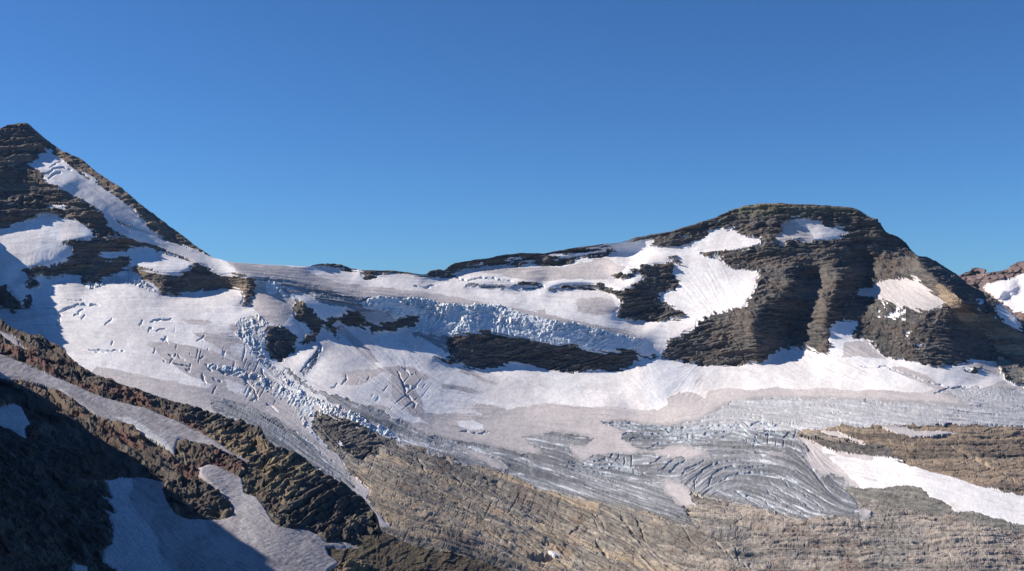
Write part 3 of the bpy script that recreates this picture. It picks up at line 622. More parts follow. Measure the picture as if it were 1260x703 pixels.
    A = np.where(cls == K_, block * sstep(.0, 1, R.lin(blur((cmap == K_).astype(np.float32), 3, 2), px, py) * 1.6), A)
    gac, gth = g(across), g(thin)
    mK = (cls == K_) & (px < 430)
    net = sstep(1.15, 1.9, gac) * sstep(.40, .54, fbm(px, py * 1.5, 24, 3, 67)) * nmask
    gcrev = np.maximum(gcrev, 1.35 * net)
    A = A - gcrev * np.where(is_rock, .4, 1.0)
    # snow lies a little proud of the rock at its margins, thinning outward
    A = A + np.where(is_rock, 0.0, 0.55 * sstep(.45, .9, sm)) - np.where(is_rock, 0.3 * sstep(0, .6, sm), 0)
    # the wind-scoured moat along the cliff feet is left by the rock noise itself
    base_n = np.cross(np.gradient(Pt, axis=0), np.gradient(Pt, axis=1))
    base_n /= np.linalg.norm(base_n, axis=2, keepdims=True) + 1e-9
    for ax in range(3): base_n[..., ax] = blur(base_n[..., ax].astype(np.float32), 4, 2)
    base_n /= np.linalg.norm(base_n, axis=2, keepdims=True) + 1e-9
    if base_n[400, 1000, 2] < 0: base_n = -base_n
    damp = np.clip((py - sky[None, :]) / 3 + .35, 0, 1)
    A = A * damp
    Pt = Pt + base_n * (A * Y / F)[..., None]

    # ---- colours of the materials themselves
    col = np.zeros(px.shape + (3,), np.float32)
    def put(mask, c): col[mask] = c
    def mixm(mask, c, t):
        t = t[..., None]; col[mask] = (col * (1 - t) + np.array(c, np.float32) * t)[mask]
    nb = fbm(px, py, 30, 4, 81); ns = fbm(px, py, 7, 3, 82); nt = fbm(px, py, 80, 3, 83)
    put(cls == R_, (.090, .083, .078)); put(cls == C_, (.078, .073, .072)); put(cls == T_, (.130, .112, .096))
    put(cls == B_, (.315, .252, .190)); put(cls == G_, (.185, .175, .155)); put(cls == N_, (.25, .19, .14))
    st = sstep(-.6, 1.4, gm + .4 * gf)
    for k, c2 in ((R_, (.130, .121, .114)), (C_, (.125, .110, .098)), (T_, (.23, .18, .13)), (N_, (.32, .245, .175)), (G_, (.27, .255, .22))):
        mixm(cls == k, c2, .8 * st)
    # the slabs run from ochre near the pass to pinkish grey across the basin
    bb = cls == B_
    u = (px - 420) / 480; dline = py - (560 + (px - 420) * .36)      # how far below the grey upper belt
    mixm(bb, (.245, .212, .182), np.clip(sstep(18, -18, dline + 46 * (nb - .5)) * .9, 0, 1))
    mixm(bb, (.385, .325, .28), sstep(800, 930, px + 60 * (nb - .5)))
    mixm(bb, (.40, .29, .18), .6 * sstep(.45, .75, ns) * sstep(760, 600, px) * sstep(-10, 20, dline))
    mixm(bb, (.17, .15, .13), .45 * sstep(.3, 1.6, -gm) )
    mixm(bb, (.24, .14, .105), .7 * sstep(.6, .72, fbm(px, py, 22, 3, 84)) * sstep(760, 560, px))
    mixm(bb, (.40, .34, .275), .7 * sstep(.35, .9, si2) * sstep(.45, .6, fbm(px, py, 26, 3, 86)))
    mixm(bb | (cls == N_), (.085, .075, .068), .6 * sstep(1.0, 1.9, gth)); mixm(bb, (.20, .135, .105), .55 * sstep(.55, .68, fbm(px + .6 * py, py * 1.8 - px * .5, 46, 4, 92))); mixm(bb, (.21, .205, .195), .6 * sstep(.54, .66, fbm(px + .6 * py, py * 1.8 - px * .5, 60, 4, 93)))
    mixm(bb | (cls == N_), (.09, .08, .07), .65 * sstep(.12, .0, se1) * sstep(.42, .6, fbm(px, py, 15, 2, 87)))
    mixm(cliffy, (.158, .146, .136), .55 * sstep(.45, .8, C1_)); mixm(cliffy, (.050, .047, .050), .75 * sstep(.45, .7, C2_) * sstep(.5, .2, L2)); mixm(cliffy, (.17, .15, .135), .5 * sstep(.45, .2, C2_) * sstep(.2, .6, L2))
    mixm(bb, (.40, .31, .215), .6 * sstep(.55, .75, T1) * sstep(900, 780, px)); mixm(bb, (.165, .152, .135), .6 * sstep(.45, .25, T1)); mixm(bb, (.43, .375, .32), .5 * sstep(.6, .8, T2)); mixm(bb, (.09, .08, .07), .5 * sstep(.5, .8, T2) * sstep(.25, .05, S2))
    mixm(cls == N_, (.34, .26, .19), .6 * sstep(.55, .8, T1)); mixm(cls == N_, (.13, .108, .09), .6 * sstep(.4, .2, T1))
    mixm(cliffy, (.15, .132, .115), .4 * sstep(.55, .95, fi2)); mixm(cliffy, (.15, .115, .092), .45 * sstep(.52, .68, fbm(px, py * 2, 34, 3, 88)))
    mixm(cls == R_, (.16, .17, .10), .5 * sstep(272, 256, py) * (px > 900))
    put(cls == S_, (.89, .85, .825)); put(cls == W_, (.90, .875, .865)); put(cls == D_, (.55, .50, .485)); put(cls == I_, (.32, .32, .33)); put(cls == K_, (.77, .775, .77))
    mixm(cls == S_, (.72, .67, .655), .7 * sstep(.45, .68, nb + .12 * (gm > .5)))
    mixm(cls == W_, (.80, .73, .70), .7 * sstep(.45, .7, nb))
    mixm(cls == D_, (.62, .56, .54), .8 * sstep(.35, .7, nb))
    mixm(cls == D_, (.42, .395, .39), .45 * sstep(.7, 2.0, gm))
    dirt = sstep(-.4, 1.6, .55 * gm + .6 * gth + .6 * gc)
    mixm(cls == I_, (.17, .17, .175), .85 * dirt)
    mixm((cls == I_) & (py > 528) & (px > 480), (.17, .17, .18), .6 * sstep(.46, .66, fbm(px * .6, py * 1.4, 34, 4, 85)))
    mixm(cls == I_, (.74, .75, .77), .9 * sstep(.3, 1.9, .6 * gf - .5 * gm - .7 * gth))
    # the clean upper belt of the lower glacier is paler
    mixm((cls == I_) & (px > 840) & (py < 530), (.60, .59, .60), .6 * np.ones(px.shape, np.float32))
    mixm(cls == D_, (.36, .345, .345), .75 * sstep(.12, .5, gice + .25 * (ns - .5)))
    mixm(cls == I_, (.20, .185, .165), .8 * sstep(.95, .5, gice + .3 * (ns - .5)) * sstep(585, 615, py))
    mixm((cls == S_) | (cls == W_), (.60, .55, .53), .55 * sstep(.9, 2.4, gm + .4 * gf) * sstep(.4, .65, nt))
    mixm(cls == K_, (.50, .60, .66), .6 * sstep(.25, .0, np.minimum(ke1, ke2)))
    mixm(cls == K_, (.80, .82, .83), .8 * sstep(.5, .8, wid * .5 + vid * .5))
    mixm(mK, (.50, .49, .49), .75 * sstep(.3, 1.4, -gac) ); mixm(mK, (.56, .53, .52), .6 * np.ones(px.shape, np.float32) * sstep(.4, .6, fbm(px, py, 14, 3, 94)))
    col *= (0.90 + .2 * vnoise(px / 1.6, py / 1.3, 91))[..., None]
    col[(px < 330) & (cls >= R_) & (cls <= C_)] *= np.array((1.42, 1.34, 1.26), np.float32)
    # blue depth of old ice inside the crevasses
    ice = ~is_rock
    t = np.clip(gcrev / 2.6, 0, 1) * .65
    mixm(ice, (.36, .47, .56), t)
    soft = np.where(is_rock, 0, 1).astype(np.float32)

    # ---- far side of the crests
    back_n = 14
    d = np.cumsum(np.geomspace(2, 420, back_n))[::-1]
    top = Pt[0]
    slope_b = 0.62 + .1 * np.sin(xs / 40)
    back = np.stack([np.stack([top[:, 0] * (1 + dd / top[:, 1]), top[:, 1] + dd, np.maximum(top[:, 2] - slope_b * dd * sstep(0, 60, np.full(len(xs), dd)) - .02 * dd, -620)], -1) for dd in d])
    Pa = np.concatenate([back, Pt]); 
    ca = np.concatenate([np.repeat(col[:1], back_n, 0), col]); sa = np.concatenate([np.repeat(soft[:1], back_n, 0), soft])
    # group surface kinds inside the glaciers
    grp = np.where(cls == K_, 3, np.where(cls == I_, 2, np.where(cls == D_, 1, 0)))
    glac = np.isin(zon, [zi['west'], zi['lower'], zi['bench']])
    key = zon.astype(np.int32) * 8 + np.where(glac, np.where(is_rock, 7, grp), np.where((zon == zi['cliff']) & (cls == I_), 2, 0))
    # rock painted without its own zone inside a glacier belongs to the basin
    key[glac & is_rock] = zi['basin'] * 8
    # dissolve crumbs: specks of one zone inside another take the zone of the plain outline
    ka = np.concatenate([np.repeat(key[:1], back_n, 0), key])
    meshes = split_sheet(Pa.astype(np.float32), ca, {'soft': sa}, ka, [zi[z] * 8 + k for z in ('west', 'lower', 'bench') for k in range(4)] + [zi['cliff'] * 8 + 2])
    return meshes, zones, (Rg, psi)
# ================================================================== the near ridge, lower left
SKY_FORE = P("-900,250 -600,290 -400,320 -250,340 -160,352 -100,362 -50,375 -20,385 0,392 12,403 25,408 48,412 60,417 72,426 82,436 91,443 96,449 110,458 124,464.5 145,472 167,479 185,485 203,490 225,497 251,505 275,512 300,520 318,528 324,535 326,542 336,549 350,553 367,560 378,567 384,573 398,583 415,592 434,604 445,614 458,629 464,642 461,650 471,655 489,665 508,671 524,676 550,681 579,688 600,693 620,701 660,716 700,735 760,770")
RG, RR, RT, RO, SD, SB = 4, 5, 6, 7, 1, 0     # grey-green rock, red rock, tan rock, olive scree, dirty snow, clean snow
FORE = [
 ('ridge', RG, 30, 8, "-900,-500 800,-500 800,1000 -900,1000"),
 (None, RR, 30, 10, "0,422 20,426 60,436 110,458 160,478 200,500 215,515 190,505 150,492 100,478 60,460 30,446 0,434 -60,400"),
 (None, RR, 32, -10, "215,512 260,524 300,545 290,555 262,541 235,528"),
 (None, RG, 34, -8, "40,430 70,440 110,462 140,476 120,476 85,466 55,448"),
 (None, RT, 30, -15, "250,530 300,530 340,555 380,572 400,590 390,625 350,620 320,605 300,607 298,588 286,561 262,545"),
 (None, RG, 38, 20, "324,542 350,553 367,560 360,566 340,560 328,552"),
 (None, RG, 62, 62, "372,590 398,590 415,600 434,612 458,634 461,650 470,656 455,662 430,668 400,665 379,652 353,650 344,640 352,622 365,605"),
 (None, RG, 34, -12, "300,607 325,612 345,622 352,640 338,645 324,623 315,611"),
 (None, RO, 24, 15, "405,669 455,660 470,655 489,665 524,676 579,688 600,693 800,760 800,1000 380,1000 403,703 418,693 405,684"),
 (None, RT, 34, -10, "405,684 418,693 440,690 458,700 470,720 440,740 400,720"),
 (None, RO, 45, 45, "444,660 470,656 500,680 530,695 560,712 540,730 500,715 470,700 450,690 436,680"),
 # shaded wall under the rim
 ('ridge', RR, 30, -5, "24,467 48,475 72,481 88,494 103,502 115,511 134,517 153,521 177,536 203,551 215,559 216,553 219,541 229,541 258,548 275,555 286,561 305,568 298,578 287,584 270,575 256,571 246,576 245,585 232,592 215,575 180,558 150,545 120,528 90,508 60,490 30,480 0,472 -60,450 0,464"),
 (None, RG, 30, -22, "216,545 240,543 262,552 262,568 245,572 222,570 214,560"),
 ('ridge', RG, 60, 58, "-900,440 -60,455 0,470 30,482 60,494 90,512 120,532 150,549 180,562 210,577 222,590 208,597 200,594 177,588 143,589 129,592 139,614 134,638 139,647 137,669 128,678 125,693 143,700 130,760 130,1000 -900,1000"),
 (None, RG, 60, 50, "222,592 245,585 265,602 282,617.5 288,631 280,638 263,640 229.5,639 215,633 206,619 200,604 203,595"),
 (None, RG, 30, -20, "236,592 246,588 262,602 256,610 243,612 230,604"),
 # snow
 ('stripS', SD, 27, 38, "-300,330 -100,400 0,436 31,448 60,462 79,469 103,480 134,492 179,503 215,517 239,530 263,541 287,558 308,569 300,568 286,561 275,555 258,548 229.5,541 219,541 216,553 215,559 203,551 177,536 153,521 134,517 115,511 103,502 88.5,494 72,481 48,475 24,467 0,464.5 -100,440 -300,400"),
 (None, SB, 24, 20, "140,515 160,516 180,528 205,545 214,557 203,551 177,536 153,521"),
 ('pocket', SD, 24, 0, "-60,380 0,407 12,412 23,418 24,425 33.5,432 29,432 14,421.5 0,413 -60,392"),
 ('shadeS', SB, 40, 45, "-80,500 0,503 17,498 26,500 37,522 29,527 32,541 14,530 0,523 -80,518"),
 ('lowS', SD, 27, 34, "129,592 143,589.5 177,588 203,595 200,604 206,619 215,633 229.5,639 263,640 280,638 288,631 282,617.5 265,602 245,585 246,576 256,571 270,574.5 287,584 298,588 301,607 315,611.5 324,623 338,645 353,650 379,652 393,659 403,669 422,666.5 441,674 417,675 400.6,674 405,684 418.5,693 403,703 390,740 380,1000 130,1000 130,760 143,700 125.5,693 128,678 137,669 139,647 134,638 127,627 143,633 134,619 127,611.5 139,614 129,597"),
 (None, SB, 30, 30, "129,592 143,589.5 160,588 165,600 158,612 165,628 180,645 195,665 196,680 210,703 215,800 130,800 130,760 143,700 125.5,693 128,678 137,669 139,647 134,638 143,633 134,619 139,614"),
 ('bitS', SB, 35, 30, "90,694 108,697 105,712 88,712"),
]
ANCH_FORE = np.array([[-900,250,420],[-400,300,480],[-160,350,525],[-20,390,540],[0,393,530],[100,452,480],[203,490,435],[326,545,385],[400,585,352],[464,642,345],[524,676,335],[600,693,335],[700,735,320],[0,440,440],[60,470,410],[130,512,370],[216,553,330],[290,562,345],[230,595,315],
  [0,500,345],[60,560,310],[-200,560,260],[-500,600,180],[-900,600,150],[120,600,300],[140,640,288],[60,690,262],[170,600,305],[260,641,296],[345,648,292],[460,662,332],[400,660,308],[350,700,268],[440,700,290],[520,700,318],[200,700,262],[0,760,225],[250,800,205],[500,800,215],[700,800,240]], float)
GUIDES_FORE = ["0,425 60,450 110,470","40,420 90,446","120,475 160,470","150,490 190,480","60,470 120,490 200,520 290,570","0,450 60,470 120,500","230,520 262,508","262,535 300,522","300,560 340,545","300,600 340,585 372,570","330,615 365,598 400,585","360,640 400,610 430,600","400,650 440,625 460,640","150,520 220,560","225,560 255,545","235,605 270,590","205,625 285,610","50,500 150,560 220,600","0,560 100,620","40,600 120,680","150,600 180,640 230,700","250,660 330,703","330,660 400,690","260,580 300,610 350,655","450,670 520,700 600,710","420,690 460,690","-200,300 -60,370","-200,480 0,520","-200,600 0,640","380,625 395,655","420,630 430,660"]
CRACK_FORE = [("300,610 322,600 340,592",4,4),("318,600 345,590 362,585",3.5,3.5),("285,592 300,585",3.5,3),("330,575 352,562",3.5,3),("352,615 370,602",4,3),("250,560 262,568",3,3),("60,445 80,450",3,2.5),("90,462 120,466",3,2.5),("25,418 45,424",2.5,2.5),("35,424 55,420",2.5,2.5),("150,485 180,492",3,2.5),("195,500 222,505",3,2.5),("240,520 262,522",3,2.5),("270,530 290,526",3,2.5),("225,560 235,552",2,2),("240,565 250,552",2,2),("240,610 262,600",2.4,2.4),("350,575 378,570",3,3),("345,650 352,640",3,3),("405,602 412,612",4,3),("20,436 44,446",2.4,2),("70,490 90,500",3,2),("120,478 140,486",3,2.4),("165,490 185,500",3,2.4)]

def build_fore():
    Y1 = 800
    slopes = [(P(p), s, a) for z, c, s, a, p in FORE]
    Rg, psi = solve_range(-900, 150, 780, Y1, 4.0, slopes, (30, 10), ANCH_FORE, reach=130, iters=900)
    psi = blur(psi.astype(np.float32), 1, 1)
    R = Raster(-330, 200, 780, Y1, 1.6)
    zones = []; zmap = R.new(0, np.int16); cmap = R.new(RG, np.int16)
    for z, c, s, a, p in FORE:
        pts = P(p)
        if z is not None:
            if z not in zones: zones.append(z)
            R.fill(zmap, pts, zones.index(z))
        R.fill(cmap, pts, c)
    dx, dy = flow_field(R, GUIDES_FORE)
    rng = np.random.default_rng(9)
    n1 = rng.standard_normal((R.h, R.w)).astype(np.float32)
    fine = smear(R, n1, dx, dy, (1, 2, 3)); mid = smear(R, blur(n1[::-1], 1.6, 1), dx, dy, (1.5, 3, 6))
    coarse = smear(R, blur(n1[:, ::-1], 4, 1), dx, dy, (2, 4, 9))
    crack = stroke_field(R, CRACK_FORE)
    xs = np.concatenate([np.arange(-900, -12, 6.0), np.arange(-12, 640, 0.6), np.arange(640, 780, 3.0)])
    sky = np.interp(xs, SKY_FORE[:, 0], SKY_FORE[:, 1]) + 2.2 * (fbm(xs, xs * 0, 14, 4, 5) - .5)
    nr = 640
    tau = np.linspace(0, 1, nr)
    py = sky[None, :] + (Y1 - 4 - sky[None, :]) * tau[:, None]
    px = np.broadcast_to(xs[None, :], py.shape).copy()
    Y = np.exp(Rg.lin(psi, px, py))
    Pt = np.stack([(px - HX) / F * Y, Y, (HY - py) / F * Y], -1)
    e = 5 * (fbm(px, py, 16, 4, 121) - .5); e2 = 4 * (fbm(px, py, 14, 4, 122) - .5)
    f = 1.8 * (vnoise(px / 2.4, py / 2.0, 123) - .5)
    wx, wy = px + e + f, py + e2 * .8 + f * .6
    cls = R.near(cmap, wx, wy); zon = R.near(zmap, wx, wy)
    is_rock = cls >= 4
    g = lambda a: R.lin(a, px, py)
    gf, gm, gc, gk = g(fine), g(mid), g(coarse), g(crack)
    snowm = (cmap < 4).astype(np.float32); sm = g(blur(snowm, 3, 2))
    # blocky beds: cells stretched along the bedding, each at its own height
    ang = g(np.arctan2(dy, dx).astype(np.float32))
    c_, s_ = math.cos(-.42), math.sin(-.42)
    jx = 13 * (fbm(px, py, 44, 4, 131) - .5); jy = 11 * (fbm(px, py, 38, 4, 132) - .5)
    def beds(th, sd):
        c_, s_ = math.cos(th), math.sin(th)
        bx = px * c_ + py * s_ + jx; by = -px * s_ + py * c_ + jy
        h1, e1_, wid = facets(bx / 50, by / 14, 311 + sd, 2.2); h2, e2_, vid = facets(bx / 18 + 3, by / 5.2, 312 + sd, 2.0); h3, e3_, v3 = facets(bx / 5.0, by / 2.4 + 5, 313 + sd, 1.8)
        nz = fbm(px, py, 26, 3, 133 + sd) - .5
        L1, C1_ = layers(by + 9 * nz, bx, 13, 60, 521 + sd); L2, C2_ = layers(by + 6 * nz, bx, 4.4, 24, 522 + sd)
        return [4.6 * h1 + 1.9 * h2 + .9 * h3 + 2.4 * (L1 - .25) + 1.5 * (L2 - .25), L2, C1_, C2_, wid, vid, e2_]
    qa, qb = beds(-.46, 0), beds(.42, 40)
    mk = sstep(.35, .65, np.clip((px - 170) / 130, 0, 1) + .5 * (fbm(px, py, 50, 2, 134) - .5))
    blk, L2, C1_, C2_, wid, vid, e2_ = [u * mk + v * (1 - mk) for u, v in zip(qa, qb)]
    # tilt each bed so its upper face catches light
    B1 = fbm(px, py, 34, 5, 141, .55, True); B2 = fbm(px, py, 10, 4, 142, .6, True)
    rock = blk * .58 + 1.3 * gc + .8 * gm + .35 * gf + 7 * (B1 - .5) + 2.2 * (B2 - .5) - gk * 1.1
    rock = rock * np.where(cls == RO, .35, 1) * (1 - .55 * np.clip(sm * 2, 0, 1))
    A = np.where(is_rock, rock, 2.2 * (fbm(px, py, 40, 3, 151) - .5) + .7 * (fbm(px + py, py * 1.8, 6, 3, 152) - .5) + .10 * gm + .10 * gf)
    A = A + np.where(is_rock, -.8 * sstep(0, .6, sm), 1.6 * sstep(.4, 1, sm))
    bn = np.cross(np.gradient(Pt, axis=0), np.gradient(Pt, axis=1)); bn /= np.linalg.norm(bn, axis=2, keepdims=True) + 1e-9
    for ax in range(3): bn[..., ax] = blur(bn[..., ax].astype(np.float32), 4, 2)
    bn /= np.linalg.norm(bn, axis=2, keepdims=True) + 1e-9
    if bn[400, 500, 2] < 0: bn = -bn
    A = A * np.clip((py - sky[None, :]) / 4 + .5, 0, 1) * np.where(px < -12, .3, 1)
    Pt = Pt + bn * (A * Y / F)[..., None]
    col = np.zeros(px.shape + (3,), np.float32)
    def mixm(mask, c, t):
        t = np.broadcast_to(t, px.shape)[..., None]; col[mask] = (col * (1 - t) + np.array(c, np.float32) * t)[mask]
    nb = fbm(px, py, 34, 4, 161); ns = fbm(px, py, 9, 3, 162)
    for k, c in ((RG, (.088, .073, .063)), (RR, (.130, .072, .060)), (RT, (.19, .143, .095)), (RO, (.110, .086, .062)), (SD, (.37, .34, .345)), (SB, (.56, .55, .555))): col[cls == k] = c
    mixm(is_rock, (.145, .128, .108), .6 * sstep(.45, .8, vid) * (cls == RG))
    mixm(is_rock, (.045, .04, .038), .5 * sstep(.3, .05, L2) * sstep(.4, .7, C2_)); mixm(is_rock, (.19, .165, .125), .45 * sstep(.6, .85, C1_) * (cls != RO))
    mixm(cls == RG, (.105, .075, .062), .8 * sstep(.55, .68, nb))
    mixm(cls == RR, (.115, .100, .080), .5 * sstep(.52, .64, fbm(px, py, 20, 3, 163)))
    mixm(cls == RT, (.105, .098, .076), .7 * sstep(.5, .62, nb))
    mixm(cls == RT, (.27, .21, .135), .6 * sstep(.55, .85, wid))
    mixm(cls == RO, (.115, .100, .060), .55 * sstep(.45, .6, nb))
    mixm(cls == SD, (.27, .25, .255), .6 * sstep(.0, 1.6, gm + .5 * gc))
    mixm(cls == SD, (.48, .45, .45), .6 * sstep(.5, .7, nb))
    mixm(is_rock, (.05, .045, .04), .4 * sstep(.08, .0, e2_))
    col *= (0.86 + .28 * vnoise(px / 1.7, py / 1.5, 191))[..., None]
    soft = np.where(is_rock, 0, 1).astype(np.float32)
    # far side falls to the glacier, near side climbs to the pass under the camera
    d = np.cumsum(np.geomspace(1, 70, 10))[::-1]; top = Pt[0]
    back = np.stack([np.stack([top[:, 0] * (1 + dd / top[:, 1]) + .15 * dd, top[:, 1] + dd, top[:, 2] - .9 * dd * min(1, .15 + dd / 25)], -1) for dd in d])
    bot = Pt[-1]; k_ = np.linspace(0, 1, 40)[1:]
    end = np.stack([np.interp(xs, [-900, 780], [-60, 40]), np.full(len(xs), -30.0), np.full(len(xs), -2.2)], -1)
    near = np.stack([bot * (1 - t) + end * t - np.array([0, 0, 1.0]) * (np.clip(-bot[:, 2:], 0, 200) * .55 * math.sin(math.pi * t)) for t in k_])
    Pa = np.concatenate([back, Pt, near])
    rep = lambda a: np.concatenate([np.repeat(a[:1], 10, 0), a, np.repeat(a[-1:], 39, 0)])
    key = zon.astype(np.int32) * 8
    keyb = rep(key); keyb[-39:] = zones.index('ridge') * 8; keyb[:10] = zones.index('ridge') * 8
    cb = rep(col); cb[-39:] = (.13, .115, .085); sb = rep(soft); sb[-39:] = 0
    return split_sheet(Pa.astype(np.float32), cb, {'soft': sb}, keyb), zones
# ================================================================== materials
def surface_material(name, rough, spec, nscale, bump, bdist, vary, tint=None, sss=0.0):
    m = bpy.data.materials.new(name); m.use_nodes = True
    nt = m.node_tree; nt.nodes.clear(); N = nt.nodes.new; L = nt.links.new
    out = N('ShaderNodeOutputMaterial'); b = N('ShaderNodeBsdfPrincipled'); L(b.outputs[0], out.inputs[0])
    at = N('ShaderNodeAttribute'); at.attribute_name = 'albedo'
    tc = N('ShaderNodeTexCoord')
    n1 = N('ShaderNodeTexNoise'); n1.inputs['Scale'].default_value = nscale; n1.inputs['Detail'].default_value = 9; n1.inputs['Roughness'].default_value = .68
    n2 = N('ShaderNodeTexNoise'); n2.inputs['Scale'].default_value = nscale * .17; n2.inputs['Detail'].default_value = 6; n2.inputs['Roughness'].default_value = .6
    L(tc.outputs['Object'], n1.inputs['Vector']); L(tc.outputs['Object'], n2.inputs['Vector'])
    mr = N('ShaderNodeMapRange'); mr.inputs[1].default_value = .3; mr.inputs[2].default_value = .7; mr.inputs[3].default_value = 1 - vary; mr.inputs[4].default_value = 1 + vary
    L(n1.outputs[0], mr.inputs[0])
    mr2 = N('ShaderNodeMapRange'); mr2.inputs[1].default_value = .3; mr2.inputs[2].default_value = .7; mr2.inputs[3].default_value = 1 - vary * .6; mr2.inputs[4].default_value = 1 + vary * .6
    L(n2.outputs[0], mr2.inputs[0])
    mu = N('ShaderNodeMath'); mu.operation = 'MULTIPLY'; L(mr.outputs[0], mu.inputs[0]); L(mr2.outputs[0], mu.inputs[1])
    vm = N('ShaderNodeVectorMath'); vm.operation = 'SCALE'; L(at.outputs['Color'], vm.inputs[0]); L(mu.outputs[0], vm.inputs['Scale'])
    L(vm.outputs[0], b.inputs['Base Color'])
    b.inputs['Roughness'].default_value = rough; b.inputs['Specular IOR Level'].default_value = spec
    bp = N('ShaderNodeBump'); bp.inputs['Strength'].default_value = bump; bp.inputs['Distance'].default_value = bdist
    L(n1.outputs[0], bp.inputs['Height']); L(bp.outputs[0], b.inputs['Normal'])
    return m

M_ROCK = surface_material('mountain_rock', .92, .2, .3, .6, .9, .2)
M_SLAB = surface_material('slab_rock', .92, .2, .5, .6, .5, .2)
M_SNOW = surface_material('snow', .75, .25, .10, .25, 1.2, .03)
M_DIRTY = surface_material('dirty_snow', .8, .2, .18, .35, 1.2, .07)
M_ICE = surface_material('glacier_ice', .7, .3, .35, .6, .8, .14)
M_SERAC = surface_material('serac_ice', .65, .3, .35, .5, .9, .10)
M_NEAR = surface_material('ridge_rock', .92, .2, 1.6, .6, .25, .28)
M_NSNOW = surface_material('ridge_snow', .8, .2, .9, .6, .35, .08)

# ================================================================== objects
def emp(name, label, cat, kind=None, group=None):
    o = bpy.data.objects.new(name, None); C.objects.link(o)
    o['label'] = label; o['category'] = cat
    if kind: o['kind'] = kind
    if group: o['group'] = group
    return o

